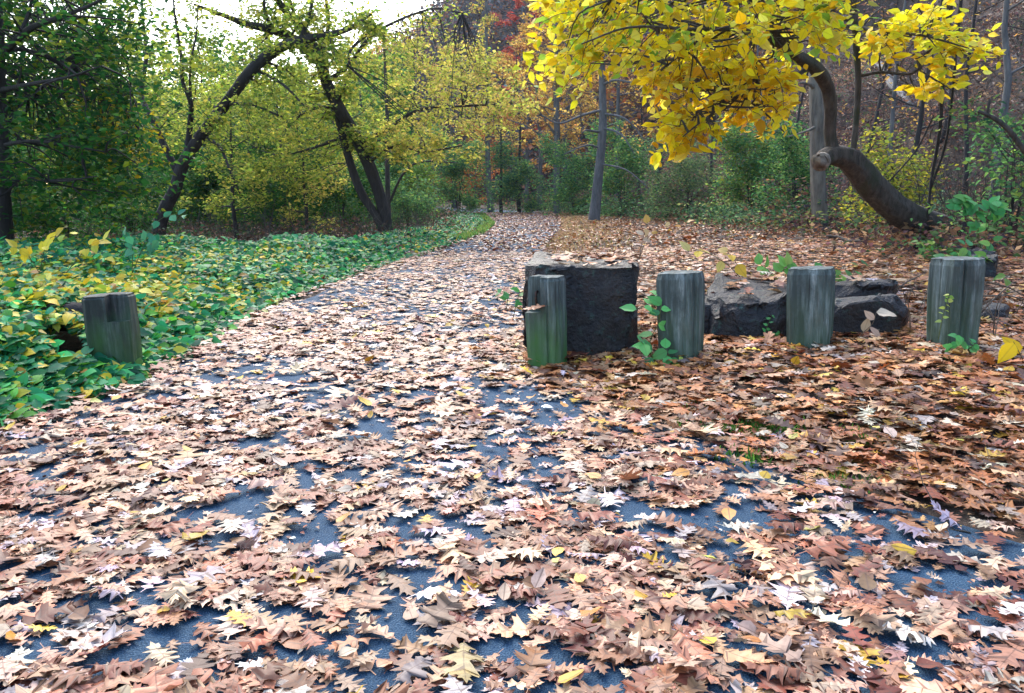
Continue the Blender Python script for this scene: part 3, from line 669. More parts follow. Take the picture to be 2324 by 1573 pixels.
def wood_tree(name, label, base, height, r0, crown0, spread, cols, nleaf, size, group=None, bark_='bark_dark', lean=(0, 0), nl=12, up=.35, sub=3, jit=.16, profile='round', stems=1, cat='tree', twn=5):
    base = np.array(base, float); wds = []; segs = []
    for s_ in range(stems):
        wd = Wood(); wds.append(wd)
        top = np.array([lean[0]+rng.normal(0, .3)*(stems > 1)*height*.25, lean[1]+rng.normal(0, .3)*(stems > 1)*height*.25, height])
        ks = np.linspace(0, 1, 9); tr = base+np.array([0, 0, -.25])+ks[:, None]*top+np.cumsum(rng.normal(0, height*.008, (9, 3))*np.array([1, 1, .2]), 0)*(ks[:, None] > 0)
        rr = r0*(1-.88*ks**1.1)/math.sqrt(stems); rr[0] *= 1.35; tr = smooth_line(tr, 2); rr = np.interp(np.linspace(0, 1, len(tr)), ks, rr)
        wd.tube(tr, rr, 8)
        for k in range(nl):
            f = crown0+(1-crown0)*(k+rng.random())/nl; u = min(f, .985)*(len(tr)-1); a = int(u); q = tr[a]+(tr[a+1]-tr[a])*(u-a)
            az = k*2.4+rng.normal(0, .4); g = (f-crown0)/(1-crown0)
            ln = spread*({'round': math.sin(math.pi*(.18+.78*g))**.7, 'cone': 1-.75*g, 'vase': .45+.55*g}[profile])*rng.uniform(.7, 1.15)
            d = np.array([math.cos(az), math.sin(az), up*(.3+g)]); L2 = limb(q, d, ln, 5, .14, .01)
            r = max(.45*rr[a], .008); rl = np.linspace(r, r*.25, len(L2)); wd.tube(L2, rl, 5, False)
            segs.append((L2[3], L2[4])); segs.append((L2[4], L2[5])); twigs_from(L2, rl, wd, twn, ln*.5, segs, .25, (-.15, .3), sub)
    t = thing(name, base, label, cat, group)
    for wd in wds: wd.build('trunk' if stems == 1 else 'stem', M[bark_], t, base)
    if nleaf and cat == 'shrub':
        data = leaf_cloud(segs, int(nleaf*1.1), size*1.1, cols, jit*1.8); n = int(nleaf*.75); th = rng.uniform(0, 2*math.pi, n); h = rng.random(n)**.85
        rr = .85*spread*np.sqrt(rng.random(n))**.6*np.sqrt(np.clip(1-(h-.25)**2*1.55, .03, 1)); x, y = base[0]+np.cos(th)*rr, base[1]+np.sin(th)*rr
        z = np.array(H(x, y))+h*height*(.72+.5*fbm(x*1.1, y*1.1, int(base[0]*7) % 97)); k = fbm(x*1.6+z, y*1.6-z*.7, 19, 2) > .42; q = np.stack([x, y, z], 1)[k]; n = len(q)
        d2 = scatter(DIA, q, frames(rand_unit(n, 1, .6), heading(n)), np.clip(rng.normal(size, size*.3, n), size*.4, size*1.7), pal(n, cols, .35))
        leaves_obj('crown', M['leaf'], [np.concatenate([a_, b_+(len(data[0]) if i_ == 1 else 0)]) for i_, (a_, b_) in enumerate(zip(data, d2))], t, base)
    elif nleaf: leaves_obj('crown', M['leaf'], leaf_cloud(segs, nleaf, size, cols, jit), t, base)
    return t
OLIVE = [(.40, .45, .06, 3), (.26, .35, .05, 3), (.52, .48, .08, 2), (.10, .19, .035, 2)]
YOLIVE = [(.56, .50, .09, 3), (.42, .45, .07, 3), (.64, .50, .12, 2), (.2, .27, .04, 1)]
DGREEN = [(.02, .09, .025, 3), (.035, .14, .025, 3), (.07, .18, .025, 2), (.16, .22, .02, 1.3)]
GREEN = [(.10, .23, .08, 3), (.15, .30, .08, 3), (.05, .15, .07, 2), (.26, .36, .08, 1.4)]
GOLD = [(.62, .38, .09, 3), (.68, .46, .12, 2), (.46, .23, .06, 2), (.34, .27, .06, 1)]
ORANGE = [(.40, .13, .04, 3), (.30, .10, .04, 2), (.48, .22, .06, 2)]
RED = [(.42, .07, .05, 3), (.30, .05, .05, 2), (.5, .16, .07, 1)]
PURP = [(.14, .07, .055, 3), (.09, .055, .06, 2), (.2, .10, .05, 2), (.06, .05, .06, 2)]

def px_line(rows, D0=None):                       # rows (px, py, width_px, Y) -> world polyline + radii
    a = np.array([[*P(r[0], r[1], r[3]), r[2]/2/FPX*r[3]] for r in rows]); a = smooth_line(a, 4); return a[:, :3], np.maximum(a[:, 3], .004)
def custom_tree(name, label, trunks, bark_, crown=None, group=None, sides=10, extra=None):
    """trunks: list of px rows, first one starts at the ground. crown: list of dicts"""
    wd = Wood(); lines = []
    for k, rows in enumerate(trunks):
        l, r = px_line(rows)
        if k == 0: l = np.vstack([l[0]+np.array([0, 0, -.5])-(l[1]-l[0])*.3, l]); r = np.concatenate([[r[0]*1.15], r])
        wd.tube(*((l, r) if k > 2 else (smooth_line(l, 3), np.interp(np.linspace(0, 1, 3*(len(l)-1)+1), np.linspace(0, 1, len(l)), r))), 22 if k < 3 else 7, True, .13 if k < 3 else .05); lines.append((l, r))
    base = lines[0][0][1].copy(); base[2] = gz(base[0], base[1])
    datas = []
    for c in (crown or []):
        segs = []
        if 'on' in c:
            for k in c['on']: twigs_from(lines[k][0], lines[k][1], wd, c['n'], c['len'], segs, c.get('f0', .2), c.get('ud', (-.3, .4)), c.get('sub', 3), c.get('thin', .3))
        else:                                       # twigs filling an outlined volume, joined to the nearest limb
            poly = c['poly']; xs = [q[0] for q in poly]; ys = [q[1] for q in poly]; allp = np.vstack([l for l, r in lines]); m_ = 0
            while m_ < c['n']:
                a, b2 = rng.uniform(min(xs), max(xs)), rng.uniform(min(ys), max(ys)); ins = False
                for i1 in range(len(poly)):
                    x1, y1 = poly[i1]; x2, y2 = poly[i1-1]
                    if (y1 > b2) != (y2 > b2) and a < (x2-x1)*(b2-y1)/(y2-y1)+x1: ins = not ins
                if not ins: continue
                m_ += 1; q = P(a, b2, rng.uniform(*c['Y'])); near = allp[np.argmin(((allp-q)**2).sum(1))]
                d = (q-near); dist = np.linalg.norm(d); d = d/max(dist, 1e-6)+np.array(c.get('dir', (0, 0, 0)))+rng.normal(0, .3, 3)
                L2 = limb(q, d, c['len']*rng.uniform(.6, 1.2), 4, .18, c.get('sag', -.06))
                wd.tube(L2, np.linspace(.007, .003, 5), 3, False)
                for s_ in range(4): segs.append((L2[s_], L2[s_+1]))
                if dist < c.get('join', 2.5) and rng.random() < .6:
                    J = smooth_line([near, (near+q)/2+rng.normal(0, .08, 3)+np.array([0, 0, .06]), q], 3); wd.tube(J, np.linspace(.018, .007, len(J)), 4, False)
        datas.append(leaf_cloud(segs, c['leaves'], c['size'], c['cols'], c.get('jit', .12), c.get('spread', .55), c.get('protos', DIA), c.get('droop', .2)))
    t = thing(name, base, label, 'tree', group); wd.build('trunk', M[bark_], t, base)
    if datas: leaves_obj('crown', M['yleaf' if crown[0].get('big') else 'leaf'], joined(datas), t, base)
    if extra: extra(t, base)
    return t
# the leaning tree on the left
D = 21.
custom_tree('leaning_tree', 'dark tree leaning right over the path edge, its trunk curving up to the sky', [
    [(358, 545, 30, D), (369, 488, 29, D), (397, 430, 27, D), (414, 375, 26, D), (453, 312, 25, D), (513, 234, 23, D), (574, 156, 23, D-.5), (634, 109, 22, D-.5), (690, 90, 18, D-1), (748, 78, 13, D-1), (800, 62, 9, D-1.3), (850, 25, 4, D-1.6)],
    [(403, 392, 16, D), (375, 335, 14, D), (345, 272, 12, D), (321, 212, 10, D+.5), (332, 130, 8, D+.5), (325, 50, 5, D+.5), (318, -60, 3, D)],
    [(424, 352, 14, D), (431, 289, 12, D), (433, 235, 10, D-.5), (415, 188, 8, D-.5), (411, 126, 6, D-.5), (397, 36, 4, D-1), (390, -50, 2, D-1)],
    [(433, 235, 7, D-.5), (432, 150, 5, D-.5), (445, 80, 4, D-.5), (450, 0, 2, D)],
    [(470, 315, 9, D), (500, 335, 7, D-.5), (525, 395, 5, D-1), (545, 440, 3, D-1)],
    [(520, 235, 9, D), (575, 240, 6, D-1), (640, 265, 4, D-1.5)], [(575, 155, 9, D), (640, 190, 6, D-1), (690, 240, 4, D-1.5)],
    [(680, 97, 12, D-1), (700, 40, 8, D-1), (720, -40, 5, D-1)]], 'bark_dark',
    [dict(on=[1, 2, 3, 4, 5, 6, 7], n=7, len=1.0, leaves=3000, size=.10, cols=OLIVE, jit=.2), dict(on=[0], n=14, len=1.5, f0=.4, leaves=2500, size=.10, cols=OLIVE, jit=.16)])
# the forked leaning trunks beside the path
D = 24.
custom_tree('forked_tree', 'black double-trunked tree leaning left beside the path, yellow-green leaves along its limbs', [
    [(876, 524, 30, D), (872, 488, 26, D), (857, 430, 25, D), (828, 351, 26, D), (800, 298, 26, D), (770, 246, 25, D-.5), (742, 190, 23, D-.5), (722, 130, 21, D-1), (690, 70, 18, D-1), (640, 15, 14, D-1.5), (600, -60, 10, D-2)],
    [(868, 522, 20, D-.1), (852, 488, 17, D-.1), (816, 430, 19, D), (789, 351, 17, D), (774, 300, 15, D), (764, 258, 12, D-.2)],
    [(722, 135, 20, D-1), (668, 90, 20, D-1.5), (620, 68, 18, D-2), (560, 55, 14, D-2.5), (500, 32, 9, D-3), (440, 10, 5, D-3)],
    [(818, 325, 12, D), (870, 298, 9, D-.5), (950, 250, 7, D-1), (1050, 241, 5, D-1), (1160, 236, 3, D-1)],
    [(740, 185, 12, D-.5), (790, 150, 9, D-1), (830, 95, 8, D-1.5), (885, 55, 6, D-2), (980, 20, 4, D-2.5), (1050, 30, 3, D-3)],
    [(620, 68, 9, D-2), (600, 20, 7, D-2), (605, -50, 4, D-2)], [(725, 135, 12, D-1), (745, 60, 9, D-1.5), (735, -40, 6, D-2)],
    [(865, 55, 8, D-2), (800, 108, 6, D-2.5), (790, 150, 4, D-3)],
    [(835, 370, 7, D), (900, 330, 6, D-.8), (960, 345, 4, D-1), (1050, 330, 3, D-1)],
    [(770, 245, 9, D), (700, 250, 6, D-1), (640, 300, 4, D-1.5)], [(800, 300, 8, D), (730, 330, 6, D-1), (660, 350, 3, D-1.5)],
    [(690, 75, 9, D-1), (660, 10, 6, D-1), (655, -60, 4, D-1)]], 'bark_dark',
    [dict(on=[2, 4, 5, 6, 7, 9, 10, 11], n=7, len=1.1, leaves=4000, size=.10, cols=OLIVE+[(.45, .42, .06, 2)], jit=.2), dict(on=[0], n=18, len=1.3, f0=.3, leaves=4200, size=.11, cols=OLIVE, jit=.18),
     dict(poly=[(470, 300), (560, 190), (640, 150), (720, 180), (800, 290), (760, 400), (640, 410), (540, 400)], n=130, Y=(24.6, 27.5), len=.9, leaves=5600, size=.105, cols=OLIVE, jit=.16, join=2.2),
     dict(on=[3, 8], n=12, len=1.2, leaves=2200, size=.10, cols=YOLIVE, jit=.14, f0=.1),
     dict(poly=[(880, 90), (960, 60), (1080, 90), (1180, 180), (1220, 240), (1180, 290), (1050, 300), (950, 320), (890, 280)], n=110, Y=(20.5, 24), len=.8, leaves=3600, size=.095, cols=YOLIVE, join=3)])
# the crooked tree on the right with its big yellow crown
D = 13.6
YC = [(.88, .68, .02, 5), (.84, .56, .015, 3), (.90, .78, .10, 3), (.68, .70, .04, 3), (.30, .52, .06, 1.3)]
def stub_end(t, base):
    c0, c1 = P(1876, 357, D-.4), P(1862, 367, D-.5); d = c1-c0; d[1] -= .05; d /= np.linalg.norm(d)
    wd = Wood(); wd.tube([c1-d*.05, c1+d*.02, c1+d*.03, c1-d*.01], [.15, .152, .11, .02], 14, True, .12); wd.build('cut_end', M['sawn'], t, base)
custom_tree('crooked_tree', 'crooked leaning tree with a sawn stub and big bright yellow leaves, on the right', [
    [(2165, 540, 78, D+.9), (2095, 506, 66, D+.7), (2034, 474, 60, D+.4), (1984, 428, 58, D+.2), (1950, 386, 54, D), (1925, 360, 50, D-.15), (1896, 352, 44, D-.3), (1876, 357, 40, D-.4), (1862, 367, 38, D-.5)],
    [(1893, 358, 30, D-.3), (1883, 300, 25, D-.3), (1885, 240, 27, D-.4), (1874, 190, 28, D-.5), (1846, 151, 27, D-.8), (1802, 124, 23, D-1.2), (1778, 107, 20, D-1.5), (1750, 60, 17, D-1.8), (1726, 0, 14, D-2), (1700, -110, 10, D-2.3)],
    [(1935, 352, 14, D), (1943, 278, 13, D), (1948, 198, 14, D), (1946, 139, 14, D), (1940, 52, 15, D-.2), (1936, 0, 14, D-.4), (1930, -120, 9, D-.5)],
    [(1951, 173, 8, D), (1999, 164, 7, D-.2), (2065, 168, 6, D-.5), (2088, 147, 5, D-.7), (2071, 123, 4, D-.9)],
    [(1778, 107, 13, D-1.5), (1680, 70, 10, D-2.2), (1560, 66, 7, D-2.8), (1430, 62, 5, D-3.4), (1320, 100, 3, D-3.8)],
    [(1846, 151, 10, D-.8), (1760, 190, 8, D-1.4), (1680, 215, 6, D-2), (1600, 270, 4, D-2.6), (1550, 310, 3, D-2.8)],
    [(1726, 0, 9, D-2), (1600, -30, 7, D-2.6), (1450, -20, 5, D-3.2), (1330, 20, 3, D-3.6)],
    [(1940, 60, 10, D-.2), (2000, 72, 7, D-.8), (2090, 80, 5, D-1.3), (2200, 110, 3, D-1.6)],
    [(1600, 66, 6, D-2.6), (1560, 110, 4, D-2.8), (1500, 160, 3, D-3)], [(1680, 215, 5, D-2), (1740, 260, 4, D-2), (1780, 300, 3, D-2)],
    [(1940, 40, 14, D-.3), (1900, 42, 12, D-.4), (1880, 30, 9, D-.5), (1862, -20, 6, D-.5)],
    [(1938, 60, 8, D-.3), (1890, 55, 7, D-.6), (1820, 20, 5, D-1)],
    [(2088, 160, 4, D-.6), (2130, 185, 3, D-.9), (2160, 205, 2, D-1)]], 'bark_brown',
    [dict(big=1, poly=[(1275, 15), (1272, 120), (1330, 165), (1390, 115), (1450, 130), (1480, 165), (1580, 155), (1700, 125), (1780, 95), (1880, 95), (1925, 55), (1905, -10), (1880, -160), (1340, -160)],
          n=330, Y=(10.2, 13.2), len=.55, leaves=3900, size=.145, cols=YC, protos=OVAL, jit=.07, droop=.55, spread=.7, dir=(-.3, -.3, -.3), sag=-.12),
     dict(poly=[(1470, 150), (1560, 205), (1540, 260), (1545, 285), (1590, 275), (1660, 220), (1710, 250), (1770, 245), (1800, 215), (1775, 140), (1700, 120), (1560, 140)],
          n=120, Y=(10.8, 13), len=.5, leaves=1150, size=.145, cols=YC[:3]+[(.72, .40, .012, 3)], protos=OVAL, jit=.07, droop=.5, spread=.7, dir=(-.2, -.3, -.35), sag=-.12),
     dict(poly=[(1525, 250), (1570, 255), (1640, 260), (1600, 310), (1545, 320)], n=22, Y=(10.8, 11.6), len=.4, leaves=210, size=.165, cols=YC[:3], protos=OVAL, jit=.06, droop=.5, spread=.6, dir=(-.2, -.3, -.35), sag=-.1),
     dict(poly=[(1930, 70), (2000, 30), (2110, 45), (2200, 85), (2235, 110), (2200, 150), (2130, 130), (2080, 110), (2000, 105), (1945, 115)],
          n=52, Y=(12.2, 13.8), len=.5, leaves=560, size=.165, cols=YC[:4], protos=OVAL, jit=.06, droop=.35, spread=.5, dir=(.4, -.3, -.15)),
     dict(poly=[(2040, 190), (2090, 150), (2160, 160), (2170, 200), (2080, 205)], n=10, Y=(13, 13.8), len=.4, leaves=85, size=.19, cols=YC[:3], protos=OVAL, jit=.05, droop=.4, dir=(.3, -.3, -.2))],
    extra=stub_end)
D = 19.5
custom_tree('straight_tree', 'straight pale-barked trunk standing close behind the crooked tree', [[(1862, 515, 33, D), (1857, 420, 31, D), (1855, 300, 30, D), (1851, 190, 27, D), (1849, 60, 24, D), (1846, -80, 20, D), (1844, -260, 12, D)],
    [(1853, 205, 9, D), (1835, 190, 7, D-.2), (1815, 188, 4, D-.4)], [(1856, 285, 7, D), (1830, 298, 5, D-.3), (1790, 310, 3, D-.6)]], 'bark_tan', [dict(on=[0], n=10, len=1.6, f0=.8, leaves=900, size=.13, cols=YC)])
D = 38.
custom_tree('slim_tree', 'grey-barked tree right of the bend with thin drooping bare branches', [[(1349, 492, 28, D), (1354, 440, 23, D), (1362, 360, 20, D), (1368, 280, 18, D), (1367, 190, 15, D), (1365, 80, 12, D), (1363, -80, 8, D)],
    [(1366, 250, 6, D), (1320, 262, 5, D-1), (1270, 280, 4, D-2), (1230, 262, 3, D-2)], [(1362, 300, 6, D), (1330, 296, 4, D-1), (1320, 300, 3, D-1), (1318, 240, 2, D-2)],
    [(1368, 258, 6, D), (1420, 270, 4, D-1), (1465, 320, 3, D-1.5)], [(1366, 290, 6, D), (1410, 305, 4, D-1), (1440, 350, 2, D-1.5)],
    [(1358, 335, 5, D), (1330, 330, 4, D-1), (1280, 350, 2, D-2)], [(1360, 372, 5, D), (1420, 385, 3, D-1), (1475, 430, 2, D-2)], [(1368, 192, 7, D), (1400, 182, 5, D-1), (1460, 195, 3, D-2)]], 'bark_grey',
    [dict(on=[1, 3, 7], n=5, len=1.3, leaves=260, size=.12, cols=GOLD), dict(on=[0], n=10, len=2.5, f0=.65, leaves=1500, size=.13, cols=GOLD)])
D = 56.
custom_tree('slim_tree', 'slender grey trunk standing left of the drooping-branched tree at the bend', [[(1264, 474, 17, D), (1263, 400, 14, D), (1264, 300, 13, D), (1262, 180, 11, D), (1261, 40, 9, D), (1260, -80, 5, D)],
    [(1263, 310, 5, D), (1220, 250, 4, D-1), (1180, 215, 3, D-2)], [(1263, 330, 5, D), (1200, 290, 3, D-2), (1150, 270, 2, D-2)], [(1264, 260, 5, D), (1310, 230, 3, D-1)]], 'bark_grey',
    [dict(on=[0], n=26, len=3.6, f0=.3, leaves=3800, size=.16, cols=GOLD, jit=.2), dict(on=[1, 2, 3], n=6, len=1.6, leaves=700, size=.15, cols=GOLD)])
D = 62.
custom_tree('slim_tree', 'pale grey trunk rising just beyond the bend of the path', [[(1113, 466, 15, D), (1110, 420, 12, D), (1107, 340, 11, D), (1106, 240, 10, D), (1104, 120, 8, D), (1103, -20, 5, D)],
    [(1107, 300, 4, D), (1060, 260, 3, D-1)], [(1107, 280, 4, D), (1150, 240, 3, D-1)]], 'bark_grey', [dict(on=[0], n=26, len=3.4, f0=.38, leaves=3600, size=.16, cols=YOLIVE+GOLD[:2], jit=.2)])
D = 30.
custom_tree('slim_tree', 'thin brown trunk just right of the double-trunked tree with one arching low branch', [[(882, 495, 12, D), (880, 430, 11, D), (878, 340, 10, D), (878, 250, 8, D), (874, 160, 6, D), (870, 60, 3, D)],
    [(884, 460, 6, D), (915, 395, 5, D-.5), (955, 368, 4, D-1), (1040, 370, 2, D-1)]], 'bark_brown', [dict(on=[0], n=16, len=1.8, f0=.4, leaves=2200, size=.11, cols=OLIVE+YOLIVE[:1], jit=.16)])
# maple filling the left edge
D = 13.
custom_tree('maple_tree', 'dense dark green maple with a yellow patch at the left edge', [[(14, 545, 30, D), (10, 450, 27, D), (6, 330, 25, D), (2, 220, 22, D), (0, 100, 18, D), (-8, -60, 12, D)],
    [(3, 125, 16, D), (70, 65, 13, D-.5), (150, 35, 9, D-1), (220, 5, 6, D-1.2), (290, -40, 4, D-1.5)], [(4, 205, 13, D), (75, 190, 9, D-.8), (155, 175, 6, D-1.2), (230, 150, 3, D-1.5)],
    [(1, 110, 12, D), (60, 115, 11, D+.4), (125, 138, 10, D+.8), (200, 195, 8, D+1), (300, 215, 5, D+1)], [(8, 330, 10, D), (70, 320, 8, D-.6), (150, 330, 5, D-1), (240, 345, 3, D-1)],
    [(8, 425, 9, D), (60, 405, 7, D-.6), (130, 412, 5, D-1), (220, 400, 3, D-1.3)], [(6, 300, 10, D), (50, 230, 8, D+.8), (110, 190, 6, D+1.2), (170, 150, 4, D+1.5)], [(38, 92, 9, D-.25), (65, 30, 7, D), (80, -40, 4, D)]], 'bark_dark',
    [dict(poly=[(-250, -120), (160, -60), (220, 60), (300, 150), (330, 270), (335, 380), (290, 450), (160, 480), (-250, 480)], n=430, Y=(11.5, 17), len=.75, leaves=18000, size=.11, cols=DGREEN, jit=.15, spread=.45, join=3),
     dict(poly=[(-100, -120), (330, -120), (345, 60), (320, 160), (200, 170), (-100, 150)], n=130, Y=(13, 18), len=.8, leaves=4500, size=.11, cols=DGREEN+OLIVE[:2], jit=.16, spread=.5, join=3),
     dict(poly=[(160, 190), (260, 200), (325, 270), (320, 350), (250, 350), (200, 290)], n=45, Y=(13.5, 16), len=.6, leaves=900, size=.10, cols=[(.5, .38, .02, 3), (.38, .34, .02, 2), (.2, .24, .02, 2)], jit=.14, spread=.5)])
# mid and far woodland trees, each with its own look
def row(lst, **kw):
    for (lab, px, Yd, hgt, r0, c0, sp, cols, nlf, sz, bk, prof) in lst:
        wood_tree('woodland_tree', lab, on(px, Yd), hgt, r0, c0, sp, cols, nlf, sz, bark_=bk, profile=prof, group='woodland trees behind the path', **kw)
row([('slim olive-leaved tree between the maple and the leaning trunk', 300, 30, 8.5, .12, .25, 3.0, OLIVE, 5200, .12, 'bark_dark', 'round'),
     ('yellow-green sapling under the leaning trunk', 540, 27, 5.6, .08, .15, 2.4, OLIVE, 4200, .11, 'bark_dark', 'round'),
     ('bushy olive tree left of the double trunk', 640, 31, 6.6, .10, .18, 2.8, OLIVE, 5200, .12, 'bark_dark', 'round'),
     ('dark thin-trunked tree in the gloom behind the leaning trunk', 470, 40, 9, .14, .3, 3.4, DGREEN+OLIVE, 5200, .15, 'bark_dark', 'round'),
     ('dark upright tree deep in the shade left of the double trunk', 558, 34, 7.2, .14, .35, 2.8, DGREEN+OLIVE[:2], 3800, .13, 'bark_dark', 'vase'),
     ('small tree with drooping pale leaves left of the forked trunks', 700, 27, 4.6, .07, .15, 2.0, YOLIVE, 2600, .10, 'bark_dark', 'round'),
     ('wide olive tree in the far left woods behind the maple', 180, 42, 10, .17, .2, 4.2, OLIVE, 5800, .16, 'bark_dark', 'round'),
     ('dark green tree far behind the maple trunk', 40, 34, 9, .16, .15, 3.8, DGREEN, 5200, .14, 'bark_dark', 'round'),
     ('tall olive tree far off between the two leaning trees', 600, 52, 11.5, .18, .2, 4.6, OLIVE, 5600, .18, 'bark_dark', 'round'),
     ('far green tree behind the forked trunks', 760, 48, 10, .16, .15, 4.2, OLIVE+GREEN[:1], 5200, .17, 'bark_dark', 'round'),
     ('far pale olive tree right of the forked trunks', 850, 58, 12, .18, .15, 4.4, YOLIVE+OLIVE, 5200, .18, 'bark_brown', 'round'),
     ('far yellow-olive tree beyond the left edge of the bend', 940, 66, 13.5, .2, .15, 4.6, YOLIVE, 5600, .19, 'bark_brown', 'round'),
     ('olive tree far off above the leaning trunk', 400, 50, 11, .17, .25, 4.2, OLIVE, 4800, .17, 'bark_dark', 'round')])
row([('golden-leaved tree behind the bend of the path', 1030, 78, 15, .22, .2, 5.0, YOLIVE+GOLD, 5200, .2, 'bark_grey', 'round'),
     ('tall red-leaved tree at the foot of the far hillside', 1165, 86, 20, .24, .35, 4.6, RED, 4600, .22, 'bark_grey', 'round'),
     ('orange-leaved tree in front of the red tree', 1195, 74, 14.5, .2, .25, 4.4, ORANGE+GOLD, 5000, .2, 'bark_grey', 'round'),
     ('golden tree left of the slender grey trunk', 1225, 66, 18, .2, .3, 4.6, GOLD, 5600, .18, 'bark_grey', 'round'),
     ('high golden tree above the slender grey trunk', 1290, 60, 19, .22, .3, 4.6, GOLD+PURP[:1], 5200, .18, 'bark_grey', 'round'),
     ('brown-leaved tree behind the drooping-branched tree', 1400, 52, 15, .18, .3, 4.2, PURP+GOLD[:1], 3800, .17, 'bark_grey', 'round'),
     ('low orange sapling beyond the pale grey trunk', 1080, 80, 8, .12, .1, 3.4, ORANGE, 2600, .2, 'bark_grey', 'round'),
     ('thin dark trunk with few leaves left of the slender grey trunk', 1180, 60, 12, .13, .55, 2.2, GOLD, 700, .16, 'bark_dark', 'round'),
     ('thin leaning trunk with few leaves beyond the bend', 1138, 58, 10, .11, .6, 2.0, GOLD, 600, .16, 'bark_dark', 'round'),
     ('two-tone brown and gold tree on the slope right of the drooping-branched tree', 1480, 50, 13, .17, .3, 3.6, PURP+GOLD, 3000, .17, 'bark_dark', 'round')])
# green shrubs
SH = [('round dense green bush at the foot of the slope left of the straight trunk', 1700, 27, 2.75, 1.55, GREEN+[(.16, .2, .03, 2)], 6500, .085),
      ('green bush behind the drooping-branched tree', 1415, 42, 3.6, 2.2, GREEN, 5000, .12),
      ('low bluish bush left of the drooping-branched tree', 1300, 50, 3.2, 2.3, GREEN, 4200, .13),
      ('rounded green shrub on a short dark trunk at the bend', 1040, 52, 4.4, 2.6, GREEN, 5600, .13),
      ('low blue-green bush beyond the bend right of the pale trunk', 1180, 58, 3.4, 2.8, GREEN+[(.06, .16, .09, 3)], 4600, .14),
      ('bright yellow-green shrub behind the thin brown trunk', 930, 44, 3.4, 2.3, [(.2, .3, .04, 2), (.1, .22, .05, 2)], 3800, .12),
      ('low green bush at the left edge of the path before the bend', 925, 33, 1.4, 1.5, GREEN, 2600, .09),
      ('pale green straggling bush left of the round dense bush', 1560, 33, 2.3, 2.2, [(.12, .2, .08, 3), (.2, .24, .09, 2), (.06, .13, .06, 2)], 3800, .1),
      ('green bush behind the straight trunk', 1800, 24, 2.4, 1.5, GREEN+DGREEN[:1], 3400, .085),
      ('dark low bush under the maple', 150, 20, 1.9, 1.9, DGREEN, 4200, .10),
      ('dark green bush left of the leaning trunk foot', 300, 25, 2.0, 1.8, DGREEN+GREEN[:1], 3400, .10),
      ('dark bush in the shade between the leaning trees', 620, 29, 1.9, 2.2, DGREEN, 3400, .11),
      ('dark green thicket bush behind the forked trunks', 780, 31, 2.4, 2.0, DGREEN+GREEN[:1], 3400, .11),
      ('yellowish shrub on the slope above the crooked trunk', 2010, 17, 1.7, 1.2, [(.4, .36, .04, 2), (.2, .26, .04, 2)], 1500, .08),
      ('tall dark holly-like bush deep in the woods left of the leaning trunk', 230, 38, 3.6, 2.6, DGREEN, 5200, .14),
      ('tall dark bush deep in the woods right of the leaning trunk foot', 480, 36, 3.2, 2.6, DGREEN, 5200, .14),
      ('tall dark bush filling the gloom left of the double trunk', 690, 36, 3.4, 2.6, DGREEN, 5200, .14),
      ('broad dark bush behind the thin brown trunk at the left of the bend', 840, 42, 3.4, 2.6, DGREEN+GREEN[:1], 4600, .14),
      ('broad dark thicket far behind the leaning trunk', 400, 46, 4.2, 3.6, DGREEN, 5200, .17),
      ('broad dark thicket far between the leaning trees', 590, 46, 4.2, 3.6, DGREEN, 5200, .17),
      ('thin green shrub on the slope behind the rightmost post', 2290, 13, 1.8, 1.2, GREEN, 900, .09)]
for lab, px, Yd, hgt, sp, cols, nlf, sz in SH:
    wood_tree('shrub', lab, on(px, Yd), hgt, .06, .12, sp, cols, nlf, sz, bark_='bark_dark', nl=5, stems=4, up=.7, jit=.12, profile='vase', cat='shrub', twn=4, group='shrubs along the woodland edge')

# slender bare trees on the hillside
HB = [(1540, 40, 9), (1600, 34, 8), (1660, 42, 11), (1745, 38, 10), (1930, 30, 9), (2000, 26, 10), (2070, 24, 8), (2185, 22, 10), (2250, 19, 9), (2310, 25, 11), (2140, 30, 11), (1800, 46, 12), (1450, 60, 12), (1345, 72, 13)]
HL = ['left of the round dense bush', 'high above the pale straggling bush', 'right above the round dense bush', 'just left of the straight trunk', 'behind the crooked tree stem', 'above the yellowish shrub',
      'above the hanging yellow spray', 'above the rightmost post', 'near the right edge, pale bark', 'at the right edge of the slope', 'deep behind the yellow spray', 'far up behind the straight trunk', 'far behind the drooping-branched tree', 'between the two grey trunks, far up']
for k, ((px, Yd, hgt), l) in enumerate(zip(HB, HL)):
    wood_tree('bare_tree', 'slender nearly bare tree on the hillside %s' % l, on(px, Yd), hgt, .07+.04*rng.random(), .35, 2.4, PURP+GOLD[:1], 420, .12, group='bare trees on the hillside',
              bark_='bark_grey' if k in (8, 3, 5) else 'bark_dark', lean=(rng.normal(0, .7), rng.normal(0, .4)), nl=9, up=.8, sub=3)

